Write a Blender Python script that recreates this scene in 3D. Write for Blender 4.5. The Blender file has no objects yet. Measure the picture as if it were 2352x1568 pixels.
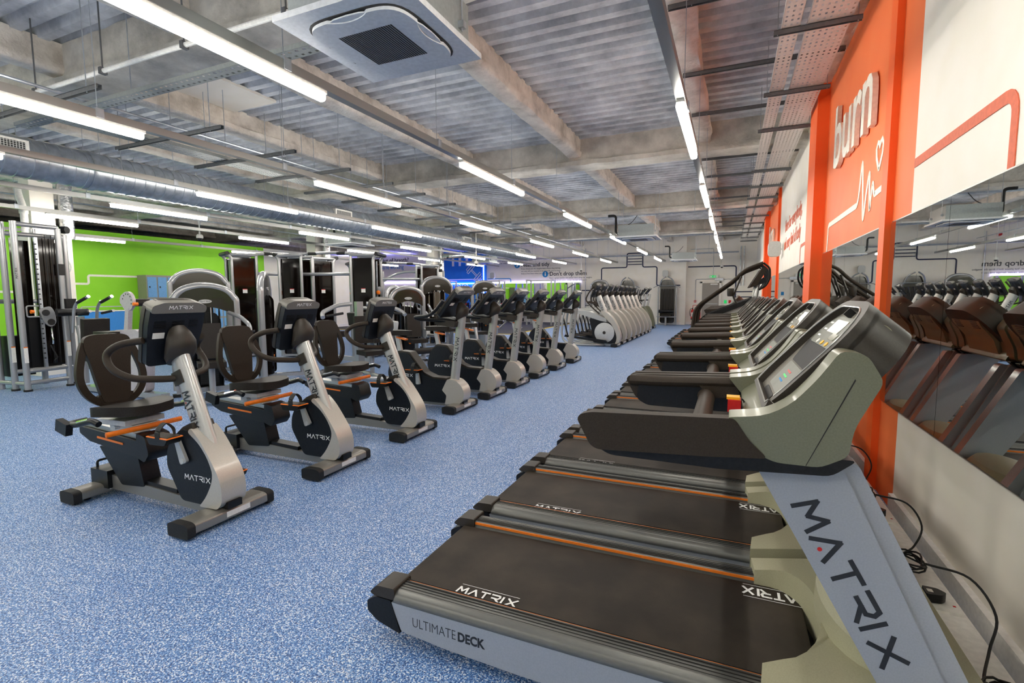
import bpy, bmesh, math, random
from mathutils import Vector, Matrix, Euler
PI = math.pi
random.seed(7)
SC = bpy.context.scene
COL = SC.collection
# ------------------------------------------------------------------ camera
cam_d = bpy.data.cameras.new('camera')
cam_d.sensor_width = 36.0
cam_d.lens = 36.0 * 1143.0 / 2352.0
cam_d.clip_start = 0.05
cam_d.clip_end = 200
cam = bpy.data.objects.new('camera', cam_d)
COL.objects.link(cam)
_R = Matrix(((0.91563115, -0.03225639, 0.40072324),
             (0.40199083, 0.08534329, -0.91165777),
             (-0.00479225, 0.99582933, 0.09110975)))
cam.matrix_world = Matrix.Translation((0, 0, 1.45)) @ _R.to_4x4()
SC.camera = cam
# ------------------------------------------------------------------ view, world, sampling
SC.view_settings.view_transform = 'Standard'
SC.view_settings.look = 'None'
SC.view_settings.exposure = 0.93
SC.view_settings.gamma = 1.0
SC.view_settings.use_curve_mapping = False
SC.cycles.use_denoising = True
SC.cycles.use_adaptive_sampling = True
SC.cycles.adaptive_threshold = 0.03
SC.cycles.max_bounces = 9
SC.cycles.diffuse_bounces = 7
SC.cycles.glossy_bounces = 4
SC.cycles.transmission_bounces = 4
SC.cycles.transparent_max_bounces = 6
SC.cycles.caustics_reflective = False
SC.cycles.caustics_refractive = False
SC.cycles.sample_clamp_indirect = 6.0
SC.cycles.use_light_tree = True
w = bpy.data.worlds.new('world'); SC.world = w
w.use_nodes = True
w.node_tree.nodes['Background'].inputs[0].default_value = (0.8, 0.85, 1.0, 1)
w.node_tree.nodes['Background'].inputs[1].default_value = 0.3
TUBE_STRENGTH = 26.0

# ------------------------------------------------------------------ materials
def lin(h):
    if isinstance(h, (tuple, list)):
        return tuple(h)[:3] + (1.0,)
    h = h.lstrip('#'); r = []
    for i in (0, 2, 4):
        v = int(h[i:i+2], 16) / 255.0
        r.append(v / 12.92 if v <= 0.04045 else ((v + 0.055) / 1.055) ** 2.4)
    return (r[0], r[1], r[2], 1.0)

def mat(name, col, rough=0.5, metal=0.0, col2=None, scale=40.0, lo=0.35, hi=0.65, bump=0.0, bscale=None,
        coat=0.0, detail=3.0, emit=None, es=0.0, trans=0.0, stretch=None, spec=None, ior=1.45):
    m = bpy.data.materials.new(name); m.use_nodes = True
    nt = m.node_tree; N = nt.nodes; L = nt.links
    b = N['Principled BSDF']
    b.inputs['Base Color'].default_value = lin(col)
    b.inputs['Roughness'].default_value = rough
    b.inputs['Metallic'].default_value = metal
    b.inputs['IOR'].default_value = ior
    if coat: b.inputs['Coat Weight'].default_value = coat; b.inputs['Coat Roughness'].default_value = 0.08
    if spec is not None: b.inputs['Specular IOR Level'].default_value = spec
    if trans: b.inputs['Transmission Weight'].default_value = trans
    if emit: b.inputs['Emission Color'].default_value = lin(emit); b.inputs['Emission Strength'].default_value = es
    tc = N.new('ShaderNodeTexCoord'); src = tc.outputs['Object']
    if stretch:
        mp = N.new('ShaderNodeMapping'); mp.inputs['Scale'].default_value = stretch
        L.new(src, mp.inputs['Vector']); src = mp.outputs['Vector']
    nz = N.new('ShaderNodeTexNoise'); nz.inputs['Scale'].default_value = scale; nz.inputs['Detail'].default_value = detail
    L.new(src, nz.inputs['Vector'])
    rp = N.new('ShaderNodeValToRGB'); rp.color_ramp.elements[0].position = lo; rp.color_ramp.elements[1].position = hi
    c1 = lin(col)
    c2 = lin(col2) if col2 else tuple(min(1, x * 1.12 + 0.004) for x in c1[:3]) + (1,)
    rp.color_ramp.elements[0].color = c1; rp.color_ramp.elements[1].color = c2
    L.new(nz.outputs['Fac'], rp.inputs['Fac']); L.new(rp.outputs['Color'], b.inputs['Base Color'])
    if bump:
        n2 = N.new('ShaderNodeTexNoise'); n2.inputs['Scale'].default_value = bscale or scale * 2; n2.inputs['Detail'].default_value = 4
        L.new(src, n2.inputs['Vector'])
        bp = N.new('ShaderNodeBump'); bp.inputs['Strength'].default_value = bump; bp.inputs['Distance'].default_value = 0.01
        L.new(n2.outputs['Fac'], bp.inputs['Height']); L.new(bp.outputs['Normal'], b.inputs['Normal'])
    return m

def floor_mat():
    m = bpy.data.materials.new('blue_speckled_vinyl'); m.use_nodes = True
    nt = m.node_tree; N = nt.nodes; L = nt.links; b = N['Principled BSDF']
    tc = N.new('ShaderNodeTexCoord')
    def noise(s, d=2):
        n = N.new('ShaderNodeTexNoise'); n.inputs['Scale'].default_value = s; n.inputs['Detail'].default_value = d
        L.new(tc.outputs['Object'], n.inputs['Vector']); return n.outputs['Fac']
    def ramp(f, stops):
        r = N.new('ShaderNodeValToRGB'); e = r.color_ramp.elements
        e[0].position, e[0].color = stops[0][0], lin(stops[0][1]); e[1].position, e[1].color = stops[-1][0], lin(stops[-1][1])
        for p, c in stops[1:-1]:
            x = e.new(p); x.color = lin(c)
        L.new(f, r.inputs['Fac']); return r.outputs['Color']
    base = ramp(noise(135, 3), [(0.36, '#1f427a'), (0.45, '#3a69ae'), (0.52, '#5d8bc6'), (0.60, '#8bafd8'), (0.68, '#ccd9ea')])
    v = N.new('ShaderNodeTexVoronoi'); v.inputs['Scale'].default_value = 210; L.new(tc.outputs['Object'], v.inputs['Vector'])
    sp = N.new('ShaderNodeSeparateColor'); L.new(v.outputs['Color'], sp.inputs[0])
    speck = ramp(sp.outputs[0], [(0.80, (0, 0, 0)), (0.84, (1, 1, 1))])
    mx = N.new('ShaderNodeMix'); mx.data_type = 'RGBA'; L.new(speck, mx.inputs[0]); L.new(base, mx.inputs[6]); mx.inputs[7].default_value = lin('#dfe6ee')
    dark = ramp(sp.outputs[1], [(0.90, (0, 0, 0)), (0.93, (1, 1, 1))])
    m2 = N.new('ShaderNodeMix'); m2.data_type = 'RGBA'; L.new(dark, m2.inputs[0]); L.new(mx.outputs[2], m2.inputs[6]); m2.inputs[7].default_value = lin('#2a4a80')
    L.new(m2.outputs[2], b.inputs['Base Color'])
    b.inputs['Roughness'].default_value = 0.52
    bp = N.new('ShaderNodeBump'); bp.inputs['Strength'].default_value = 0.15; bp.inputs['Distance'].default_value = 0.003
    L.new(v.outputs['Distance'], bp.inputs['Height']); L.new(bp.outputs['Normal'], b.inputs['Normal'])
    return m

def emis(name, col, s):
    m = bpy.data.materials.new(name); m.use_nodes = True; nt = m.node_tree
    nt.nodes.remove(nt.nodes['Principled BSDF'])
    e = nt.nodes.new('ShaderNodeEmission'); e.inputs[0].default_value = lin(col); e.inputs[1].default_value = s
    nt.links.new(e.outputs[0], nt.nodes['Material Output'].inputs[0]); return m

def tint_glass(name, col, alpha):
    m = bpy.data.materials.new(name); m.use_nodes = True; nt = m.node_tree; N = nt.nodes; L = nt.links
    b = N['Principled BSDF']; b.inputs['Base Color'].default_value = lin(col); b.inputs['Roughness'].default_value = 0.06
    t = N.new('ShaderNodeBsdfTransparent'); t.inputs[0].default_value = lin('#6a5a50')
    x = N.new('ShaderNodeMixShader'); x.inputs[0].default_value = alpha
    L.new(t.outputs[0], x.inputs[1]); L.new(b.outputs[0], x.inputs[2]); L.new(x.outputs[0], N['Material Output'].inputs[0])
    return m

def concrete(name, a, bcol, c, scale=2.2, stretch=None, bump=0.5):
    m = bpy.data.materials.new(name); m.use_nodes = True; nt = m.node_tree; N = nt.nodes; L = nt.links; b = N['Principled BSDF']
    tc = N.new('ShaderNodeTexCoord'); mp = N.new('ShaderNodeMapping'); L.new(tc.outputs['Object'], mp.inputs['Vector'])
    if stretch: mp.inputs['Scale'].default_value = stretch
    n = N.new('ShaderNodeTexNoise'); n.inputs['Scale'].default_value = scale; n.inputs['Detail'].default_value = 9; n.inputs['Roughness'].default_value = 0.66
    L.new(mp.outputs[0], n.inputs['Vector'])
    r = N.new('ShaderNodeValToRGB'); e = r.color_ramp.elements
    e[0].position = 0.34; e[0].color = lin(a); e[1].position = 0.66; e[1].color = lin(c); x = e.new(0.5); x.color = lin(bcol)
    L.new(n.outputs['Fac'], r.inputs['Fac']); L.new(r.outputs[0], b.inputs['Base Color'])
    b.inputs['Roughness'].default_value = 0.9
    n2 = N.new('ShaderNodeTexNoise'); n2.inputs['Scale'].default_value = 26; n2.inputs['Detail'].default_value = 6; L.new(tc.outputs['Object'], n2.inputs['Vector'])
    bp = N.new('ShaderNodeBump'); bp.inputs['Strength'].default_value = bump; bp.inputs['Distance'].default_value = 0.02
    L.new(n2.outputs['Fac'], bp.inputs['Height']); L.new(bp.outputs['Normal'], b.inputs['Normal'])
    return m

M = {}
M['floor'] = floor_mat()
M['wall'] = mat('white_wall_paint', '#f5eee1', 0.6, col2='#f8f2e8', scale=3)
M['orange'] = mat('orange_wall_paint', '#fa7a40', 0.55, col2='#fb8046', scale=3)
M['orange_deep'] = mat('orange_pilaster_paint', '#fd6724', 0.5, col2='#fd6c2a', scale=3)
M['stripe'] = mat('terracotta_stripe', '#db6a48', 0.6)
M['cream'] = mat('cream_vinyl_graphic', '#f5efe0', 0.55)
M['green'] = mat('lime_green_wall_paint', '#93de2a', 0.6, col2='#98e130', scale=3)
M['bluewall'] = mat('blue_wall_paint', '#1f7fd8', 0.6, col2='#2486de', scale=3)
M['navy'] = mat('navy_graphic', '#20284a', 0.6)
M['blue_g'] = mat('blue_graphic', '#1f86c6', 0.6)
M['deck'] = concrete('sprayed_metal_deck', '#a2a5ab', '#c8cbd0', '#e6e8ec', 1.5, (1.0, 1.0, 1), 0.3)
M['beam'] = concrete('sprayed_fireproofing', '#a5a198', '#c6c1b7', '#e0dbd0', 1.6, None, 0.6)
M['beam2'] = concrete('sprayed_fireproofing_pale', '#b8afa4', '#dcd4ca', '#f0e9df', 2.4, None, 0.7)
M['mirror'] = mat('mirror_glass', '#d9dedb', 0.01, 1.0, col2='#dce0dd')
M['alum'] = mat('brushed_aluminium', '#a9a9a6', 0.32, 1.0, scale=60, stretch=(1, 30, 30))
M['galv'] = mat('galvanised_steel', '#a7adb4', 0.34, 0.75, col2='#c3c9cf', scale=9, bump=0.05)
M['strut'] = mat('strut_channel_steel', '#6e7072', 0.5, 0.7, scale=30)
M['silver'] = mat('silver_metallic_paint', '#b6b6b2', 0.28, 0.35, scale=220, coat=0.4, col2='#bebeba')
M['silver_cowl'] = mat('champagne_silver_plastic', '#bdb8ae', 0.34, 0.25, scale=220, coat=0.2, col2='#c6c1b7')
M['tm_silver'] = mat('treadmill_mast_silver', '#a2a7af', 0.32, 0.12, scale=200, coat=0.3, col2='#a9aeb6')
M['olive'] = mat('olive_grey_plastic', '#777863', 0.36, 0.3, scale=200, col2='#7e7f6a', coat=0.1)
M['olive_l'] = mat('pale_olive_hood', '#a09d82', 0.5, 0.0, scale=200, col2='#a7a489')
M['grip'] = mat('dark_brown_rubber', '#322a23', 0.5, scale=260, col2='#3a3229', bump=0.15, bscale=500, spec=0.25)
M['black'] = mat('black_plastic', '#0b0c0e', 0.38, scale=90, spec=0.4)
M['black_m'] = mat('matt_black_rubber', '#141414', 0.65, scale=150)
M['ink'] = mat('navy_black_panel', '#0b1017', 0.42, scale=90, spec=0.35)
M['charcoal'] = mat('charcoal_console_plastic', '#35302a', 0.42, 0.1, scale=200, spec=0.4)
M['chargrey'] = mat('grey_console_cap', '#7d7a73', 0.38, 0.25, scale=200)
M['belt'] = mat('running_belt', '#2c2620', 0.62, col2='#423a31', scale=4, detail=8, lo=0.4, hi=0.75, bump=0.2, bscale=420, spec=0.3)
M['deckrail'] = mat('grooved_grey_rail', '#6f6f6b', 0.36, 0.5, scale=40, stretch=(1, 20, 1))
M['foot'] = mat('bronze_silver_steel', '#8e8b84', 0.32, 0.55, scale=200)
M['org'] = mat('orange_plastic', '#f07a18', 0.4)
M['org_line'] = mat('orange_trim', '#f08028', 0.4)
M['red'] = mat('red_plastic', '#c8201c', 0.35)
M['yellow'] = mat('yellow_plastic', '#f2b51c', 0.4)
M['white_p'] = mat('white_plastic', '#e9e7e0', 0.4)
M['grey_p'] = mat('light_grey_plastic', '#bfc0bd', 0.4)
M['screen'] = mat('console_screen', '#77786f', 0.45, scale=6, col2='#84857c')
M['face'] = mat('console_face_grey', '#6f6b62', 0.6, 0.0, scale=150)
M['lcd'] = mat('lcd_window', '#4a4a30', 0.15, scale=80, col2='#6c6b3c')
M['label'] = mat('white_label', '#e6e4de', 0.5)
M['txt_w'] = mat('white_print', '#f0f0ee', 0.5)
M['txt_d'] = mat('dark_print', '#23262c', 0.4)
M['pad'] = mat('brown_black_upholstery', '#211c18', 0.5, scale=120, bump=0.1, spec=0.35)
M['seatback'] = mat('brown_mesh_plastic', '#241c14', 0.5, 0.0, scale=160, spec=0.3)
M['frame'] = mat('silver_frame_paint', '#9fa0a2', 0.25, 0.4, scale=150, coat=0.5)
M['frame_d'] = mat('bronze_shroud', '#2a251e', 0.2, 0.3, scale=60, coat=1.0)
M['tint'] = tint_glass('tinted_acrylic_shroud', '#120b08', 0.72)
M['tintgreen'] = tint_glass('tinted_acrylic_side', '#0c0806', 0.45)
M['chrome'] = mat('chrome', '#d8d8d8', 0.12, 1.0)
M['pinkgrey'] = mat('lilac_grey_plate', '#b7b0b4', 0.4, 0.1)
M['foil'] = mat('foil_lagging', '#cfd0d2', 0.22, 1.0, scale=14, bump=1.0, bscale=30)
M['ac'] = mat('ac_white_plastic', '#d6d9dc', 0.45)
M['acbox'] = mat('ac_grey_casing', '#9fa6a6', 0.45, 0.3)
M['dark_slot'] = mat('dark_slot', '#1d1c1b', 0.6)
M['door'] = mat('grey_door_paint', '#9b948b', 0.5)
M['lock_g'] = mat('locker_grey', '#9a9386', 0.5)
M['lock_b'] = mat('locker_blue', '#6fa6d8', 0.45)
M['bluebox'] = mat('blue_cabinet', '#3e92e0', 0.5)
M['tan'] = mat('tan_shroud', '#8f8270', 0.45)
M['mat_black'] = mat('black_gym_matting', '#3a3a3c', 0.8, scale=200)
M['yel_line'] = mat('yellow_edge_line', '#d8b820', 0.6)
M['exit_g'] = mat('exit_green', '#12a04c', 0.4, emit='#12a04c', es=0.6)
M['tube'] = emis('fluorescent_tube', (1.0, 0.95, 0.86), TUBE_STRENGTH)
M['wash_glow'] = emis('added_blue_wash_glow', (0.2, 0.2, 1.0), 9.0)
M['tray'] = mat('dull_cable_tray_steel', '#8c918f', 0.6, 0.3, scale=40)
M['tray_w'] = mat('warm_cable_tray_steel', '#cfcac4', 0.45, 0.35, scale=40)
M['shell'] = mat('dark_slate_console_shell', '#181c23', 0.42, scale=120, spec=0.35)
M['led'] = emis('blue_violet_led_strip', (0.12, 0.16, 1.0), 60.0)
M['led_w'] = emis('pale_violet_led_strip', (0.55, 0.50, 1.0), 12.0)
M['skirt'] = mat('white_gloss_skirting', '#efece8', 0.35)
M['trunk'] = mat('white_trunking', '#ebe8e3', 0.4)
M['cable'] = mat('black_cable', '#0c0c0c', 0.5)
M['copper'] = mat('insulated_pipe', '#161616', 0.7)

# ------------------------------------------------------------------ mesh helpers
class B:
    """collects shapes into one bmesh; every face keeps a material slot"""
    def __init__(s):
        s.bm = bmesh.new(); s.mats = []; s.mi = 0
    def m(s, mt):
        mt = M[mt] if isinstance(mt, str) else mt
        if mt not in s.mats: s.mats.append(mt)
        s.mi = s.mats.index(mt); return s
    def _v(s, pts): return [s.bm.verts.new(p) for p in pts]
    def _f(s, vs):
        try:
            f = s.bm.faces.new(vs); f.material_index = s.mi; return f
        except ValueError: return None
    def bev(s, geom_faces, w, seg=2, ang=0.5):
        es = set()
        for f in geom_faces:
            if f is None or not f.is_valid: continue
            for e in f.edges:
                if len(e.link_faces) == 2 and e.calc_face_angle(0) > ang: es.add(e)
        if es and w > 0:
            bmesh.ops.bevel(s.bm, geom=list(es), offset=w, segments=seg, profile=0.5, affect='EDGES', clamp_overlap=True, material=-1)
    def box(s, x0, x1, y0, y1, z0, z1, bev=0, seg=2, rot=None, piv=None):
        pts = [(x, y, z) for z in (z0, z1) for y in (y0, y1) for x in (x0, x1)]
        if rot:
            R_ = Euler(rot).to_matrix(); c = Vector(piv) if piv else Vector(((x0+x1)/2, (y0+y1)/2, (z0+z1)/2))
            pts = [tuple(R_ @ (Vector(p) - c) + c) for p in pts]
        v = s._v(pts)
        fs = [s._f([v[i] for i in q]) for q in ((0, 2, 3, 1), (4, 5, 7, 6), (0, 1, 5, 4), (2, 6, 7, 3), (0, 4, 6, 2), (1, 3, 7, 5))]
        if bev: s.bev(fs, bev, seg)
        return s
    def prism(s, prof, a, b, axis='y', bev=0, seg=2, rnd=0, ang=0.5, fn=None):
        """polygon in the plane across `axis`, extruded from a to b"""
        prof = round_poly(prof, rnd) if rnd else prof
        def P(p, t):
            q = {'y': (p[0], t, p[1]), 'x': (t, p[0], p[1]), 'z': (p[0], p[1], t)}[axis]
            return fn(q) if fn else q
        va = s._v([P(p, a) for p in prof]); vb = s._v([P(p, b) for p in prof]); n = len(prof)
        fs = [s._f(list(reversed(va))), s._f(vb)]
        fs += [s._f([va[i], va[(i+1) % n], vb[(i+1) % n], vb[i]]) for i in range(n)]
        if bev: s.bev(fs, bev, seg, ang)
        return s
    def loft(s, rings, cap=True, closed=True):
        vs = [s._v(r) for r in rings]; n = len(rings[0])
        for a, b in zip(vs, vs[1:]):
            for i in range(n if closed else n-1):
                s._f([a[i], a[(i+1) % n], b[(i+1) % n], b[i]])
        if cap: s._f(list(reversed(vs[0]))); s._f(vs[-1])
        return s
    def tube(s, pts, r, n=10, rnd=0, cap=True, ry=None, up=None, seg=5):
        """round (or oval: r across, ry up) section swept along pts"""
        pts = [Vector(p) for p in pts]
        if rnd: pts = round_path(pts, rnd, seg)
        rr = r if isinstance(r, (list, tuple)) else None
        T = []
        for i in range(len(pts)):
            a = pts[max(i-1, 0)]; b = pts[min(i+1, len(pts)-1)]
            d = b - a
            T.append(d.normalized() if d.length > 1e-9 else Vector((0, 0, 1)))
        u = Vector(up) if up else (Vector((0, 0, 1)) if abs(T[0].z) < 0.9 else Vector((1, 0, 0)))
        rings = []
        for i, p in enumerate(pts):
            t = T[i]
            if not up and i:
                u = u - t * u.dot(t)
                if u.length < 1e-6: u = t.orthogonal()
            u_ = (u - t * u.dot(t)).normalized() if (u - t * u.dot(t)).length > 1e-6 else t.orthogonal().normalized()
            if not up: u = u_
            w_ = t.cross(u_)
            q = r if rr is None else rr[0] + (rr[1] - rr[0]) * i / max(1, len(pts)-1)
            h = ry if ry else q
            rings.append([tuple(p + w_ * (q * math.cos(2*PI*k/n)) + u_ * (h * math.sin(2*PI*k/n))) for k in range(n)])
        return s.loft(rings, cap)
    def rect_sweep(s, pts, w, h, up=(0, 0, 1), rnd=0, cap=True):
        pts = [Vector(p) for p in pts]
        if rnd: pts = round_path(pts, rnd)
        rings = []
        for i, p in enumerate(pts):
            a = pts[max(i-1, 0)]; b = pts[min(i+1, len(pts)-1)]; t = (b-a).normalized()
            u = Vector(up); u = (u - t*u.dot(t)).normalized(); v = t.cross(u)
            rings.append([tuple(p + v*x*w/2 + u*y*h/2) for x, y in ((-1, -1), (1, -1), (1, 1), (-1, 1))])
        return s.loft(rings, cap)
    def cyl(s, p0, p1, r, n=16, r2=None, cap=True):
        return s.tube([p0, p1], (r, r2 if r2 is not None else r), n, cap=cap)
    def lathe(s, prof, c=(0, 0, 0), axis='z', n=20):
        """prof: (radius, height) pairs"""
        rings = []
        for r, h in prof:
            ring = []
            for k in range(n):
                a = 2*PI*k/n; x, y = r*math.cos(a), r*math.sin(a)
                q = {'z': (x, y, h), 'y': (x, h, -y), 'x': (h, x, y)}[axis]
                ring.append((q[0]+c[0], q[1]+c[1], q[2]+c[2]))
            rings.append(ring)
        return s.loft(rings)
    def grid(s, fn, nu, nv, closed_u=False):
        vs = [[s.bm.verts.new(fn(i/nu, j/nv)) for j in range(nv+1)] for i in range(nu if closed_u else nu+1)]
        for i in range(nu):
            for j in range(nv):
                i2 = (i+1) % nu if closed_u else i+1
                s._f([vs[i][j], vs[i2][j], vs[i2][j+1], vs[i][j+1]])
        return s
    def jitter(s, amt, seed=0):
        rnd = random.Random(seed)
        for v in s.bm.verts: v.co += Vector((rnd.uniform(-amt, amt), rnd.uniform(-amt, amt), rnd.uniform(-amt, amt)))
        return s
    def build(s, name, parent=None, mt=None, flat=False, ang=0.6):
        if mt: s.mats = [M[mt] if isinstance(mt, str) else mt]; [setattr(f, 'material_index', 0) for f in s.bm.faces]
        bmesh.ops.recalc_face_normals(s.bm, faces=s.bm.faces)
        me = bpy.data.meshes.new(name); s.bm.to_mesh(me); s.bm.free()
        for m_ in s.mats: me.materials.append(m_)
        if not flat:
            me.polygons.foreach_set('use_smooth', [True]*len(me.polygons)); me.set_sharp_from_angle(angle=ang)
        o = bpy.data.objects.new(name, me); COL.objects.link(o)
        if parent: o.parent = parent
        return o

def round_poly(p, r, seg=4):
    """r: one radius or a list, rounds the corners of a closed 2-D polygon"""
    out = []; n = len(p)
    for i in range(n):
        rad = r[i] if isinstance(r, (list, tuple)) else r
        a, b, c = Vector(p[i-1]).to_2d(), Vector(p[i]).to_2d(), Vector(p[(i+1) % n]).to_2d()
        d1, d2 = a-b, c-b; l = min(d1.length, d2.length)*0.49
        t = min(rad, l)
        if t < 1e-4: out.append(tuple(b)); continue
        s_, e = b + d1.normalized()*t, b + d2.normalized()*t
        for k in range(seg+1):
            q = k/seg
            out.append(tuple(s_*(1-q)**2 + b*2*q*(1-q) + e*q*q))
    return out
def round_path(pts, r, seg=5):
    out = [pts[0]]
    for i in range(1, len(pts)-1):
        a, b, c = pts[i-1], pts[i], pts[i+1]
        d1, d2 = a-b, c-b; t = min(r, d1.length*0.49, d2.length*0.49)
        s_, e = b + d1.normalized()*t, b + d2.normalized()*t
        for k in range(seg+1):
            q = k/seg; out.append(s_*(1-q)**2 + b*2*q*(1-q) + e*q*q)
    out.append(pts[-1]); return out
def spline(pts, n=6):
    """Catmull-Rom through the points"""
    P = [Vector(p) for p in pts]; P = [P[0]*2-P[1]] + P + [P[-1]*2-P[-2]]; out = []
    for i in range(1, len(P)-2):
        for k in range(n):
            t = k/n; a, b, c, d = P[i-1], P[i], P[i+1], P[i+2]
            out.append(0.5*((2*b) + (c-a)*t + (2*a-5*b+4*c-d)*t*t + (3*b-a-3*c+d)*t**3))
    out.append(P[-2]); return out

def thing(name, label, cat, loc=(0, 0, 0), rz=0, group=None):
    o = bpy.data.objects.new(name, None); COL.objects.link(o); o.empty_display_size = 0.1
    o.location = loc; o.rotation_euler = (0, 0, rz)
    return tag(o, label, cat, group)
def tag(o, label, cat, group=None, kind=None):
    o['label'] = label; o['category'] = cat
    if group: o['group'] = group
    if kind: o['kind'] = kind
    return o
def struct(o):
    o['kind'] = 'structure'; return o
def kids(o): return KID.get(o, [])
def copy_tree(o, parent=None, label=None, loc=None, rz=None):
    c = o.copy(); COL.objects.link(c)
    if parent: c.parent = parent
    if label: c['label'] = label
    if loc is not None: c.location = loc
    if rz is not None: c.rotation_euler = (0, 0, rz)
    for ch in list(o.children): copy_tree(ch, c)
    return c
def add_text(s, size, name, mt, parent=None, loc=(0, 0, 0), ex=(1, 0, 0), ey=(0, 0, 1), ext=0.001, off=0.0, align='LEFT', shear=0, width=1.0, spc=1.0, keep=True):
    """letters of the built-in font as a mesh: ex = writing direction, ey = up"""
    cu = bpy.data.curves.new(name, 'FONT'); cu.body = s; cu.size = size; cu.extrude = ext; cu.offset = off
    cu.align_x = align; cu.shear = shear; cu.space_character = spc; cu.resolution_u = 3
    t = bpy.data.objects.new(name, cu); COL.objects.link(t)
    dg = bpy.context.evaluated_depsgraph_get(); dg.update()
    me = bpy.data.meshes.new_from_object(t.evaluated_get(dg)); COL.objects.unlink(t); bpy.data.objects.remove(t)
    ex, ey = Vector(ex).normalized()*width, Vector(ey).normalized(); ez = ex.normalized().cross(ey)
    Mx = Matrix(((ex.x, ey.x, ez.x, loc[0]), (ex.y, ey.y, ez.y, loc[1]), (ex.z, ey.z, ez.z, loc[2]), (0, 0, 0, 1)))
    me.transform(Mx); me.materials.clear(); me.materials.append(M[mt])
    o = bpy.data.objects.new(name, me); COL.objects.link(o)
    if parent: o.parent = parent
    return o
# the wide sans capitals on the machines: strokes in a 1 x 1 cell
GL = {'M': [[(0, 0), (0.12, 1), (0.5, 0.35), (0.88, 1), (1, 0)]], 'A': [[(0, 0), (0.5, 1), (1, 0)]],
      'T': [[(0, 1), (1, 1)], [(0.5, 1), (0.5, 0)]], 'R': [[(0.0, 1), (0.85, 1), (0.95, 0.75), (0.8, 0.48), (0.1, 0.48)], [(0.45, 0.48), (1, 0)]],
      'I': [[(0.5, 0), (0.5, 1)]], 'X': [[(0, 0), (1, 1)], [(0, 1), (1, 0)]]}
def logo(b, loc, ex, ey, h, w, th=0.16, t=0.0012, word='MATRIX', dot=None, bars=None):
    """writes the word with flat strokes; h letter height, w whole width"""
    loc, ex, ey = Vector(loc), Vector(ex).normalized(), Vector(ey).normalized(); ez = ex.cross(ey)
    adv = {'M': 1.25, 'I': 0.55}; wd = {'M': 1.0, 'I': 0.1, 'T': 0.85}
    tot = sum(adv.get(c, 1.12) for c in word) - 0.2; k = w / tot; x = 0
    def P(p, z): return tuple(loc + ex*p[0] + ey*p[1] + ez*z)
    for c in word:
        cw = wd.get(c, 0.9)*k
        for st in GL[c]:
            pts = [(x + p[0]*cw, p[1]*h) for p in st]
            for a, c2 in zip(pts, pts[1:]):
                d = Vector((c2[0]-a[0], c2[1]-a[1])); n_ = Vector((-d.y, d.x)).normalized()*h*th/2; e = d.normalized()*h*th*0.3
                q = [(a[0]-e.x+n_.x, a[1]-e.y+n_.y), (a[0]-e.x-n_.x, a[1]-e.y-n_.y), (c2[0]+e.x-n_.x, c2[1]+e.y-n_.y), (c2[0]+e.x+n_.x, c2[1]+e.y+n_.y)]
                v = b._v([P(p, 0.0) for p in q] + [P(p, t) for p in q])
                for f in ((3, 2, 1, 0), (4, 5, 6, 7), (0, 1, 5, 4), (1, 2, 6, 5), (2, 3, 7, 6), (3, 0, 4, 7)): b._f([v[i] for i in f])
        if c == 'A' and dot:
            cur = b.mi; b.m(dot); r = h*0.1; cx_, cy_ = x + cw*0.5, h*0.12
            v = b._v([P((cx_ + r*math.cos(a), cy_ + r*math.sin(a)), t*1.2) for a in [2*PI*i/10 for i in range(10)]]); b._f(v); b.mi = cur
        x += adv.get(c, 1.12)*k
    if bars:
        for yy in bars:
            q = [(0, yy), (w, yy), (w, yy + h*0.06), (0, yy + h*0.06)]
            b._f(b._v([P(p, t) for p in q]))
    return b
# ================================================================== THE ROOM
CEIL = 4.36
BEAMS = (-8.2, -2.4, 3.62, 9.5, 15.3, 21.1); JOISTS = (-0.52, -2.78, -5.05, -7.3, -9.6, -12.0, -14.4, -17.5, -21)
def top_at(x, y):
    if -7.2 < x < -6.3 and 4.25 < y < 5.65: return CEIL - 0.032
    if min(abs(y-b) for b in BEAMS) < 0.30: return 3.845
    if min(abs(x-j) for j in JOISTS) < 0.17 or abs(x-1.0) < 0.17: return 4.012
    return CEIL - 0.002
def slab(name, x0, x1, y0, y1, z0, z1, mt, bev=0):
    return struct(B().box(x0, x1, y0, y1, z0, z1, bev).build(name, mt=mt))
slab('floor', -26.2, 1.3, -9, 26.5, -0.1, 0, 'floor')
# dark matting of the free-weights area with its yellow edge
slab('floor_matting', -25.9, -7.6, 17.2, 25.6, 0.0, 0.012, 'mat_black')
slab('floor_line', -25.9, -7.5, 17.1, 17.2, 0.0, 0.014, 'yel_line'); slab('floor_line', -7.6, -7.5, 17.2, 25.6, 0.0, 0.014, 'yel_line')
# right-hand wall: painted bays
for y0, y1, mt in ((-9, 3.97, 'wall'), (3.97, 7.95, 'orange'), (7.95, 13.7, 'wall'), (13.7, 18.2, 'orange'), (18.2, 26.35, 'wall')):
    slab('wall_right', 1.03, 1.25, y0, y1, 0, CEIL+0.1, mt)
for y0, y1, x0, zt in ((4.38, 4.53, 0.985, 4.3), (7.35, 7.95, 0.9, 4.12), (13.9, 14.05, 0.985, 4.3), (17.6, 18.2, 0.9, 4.1)):
    slab('pilaster', x0, 1.03, y0, y1, 0.0, zt, 'orange_deep', 0.006)
for y0, y1 in ((-9, 3.95), (4.6, 7.35), (7.95, 13.9)):
    slab('baseboard_right', 1.0, 1.03, y0, y1, 0, 0.13, 'skirt', 0.006)
slab('wall_back', -26.2, 1.25, -9.1, -9.0, 0, CEIL+0.1, 'wall')
slab('wall_left', -26.3, -26.1, -9, 26.4, 0, CEIL+0.1, 'wall')
slab('wall_far', -26.2, -2.05, 25.7, 25.95, 0, CEIL+0.1, 'wall')
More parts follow.
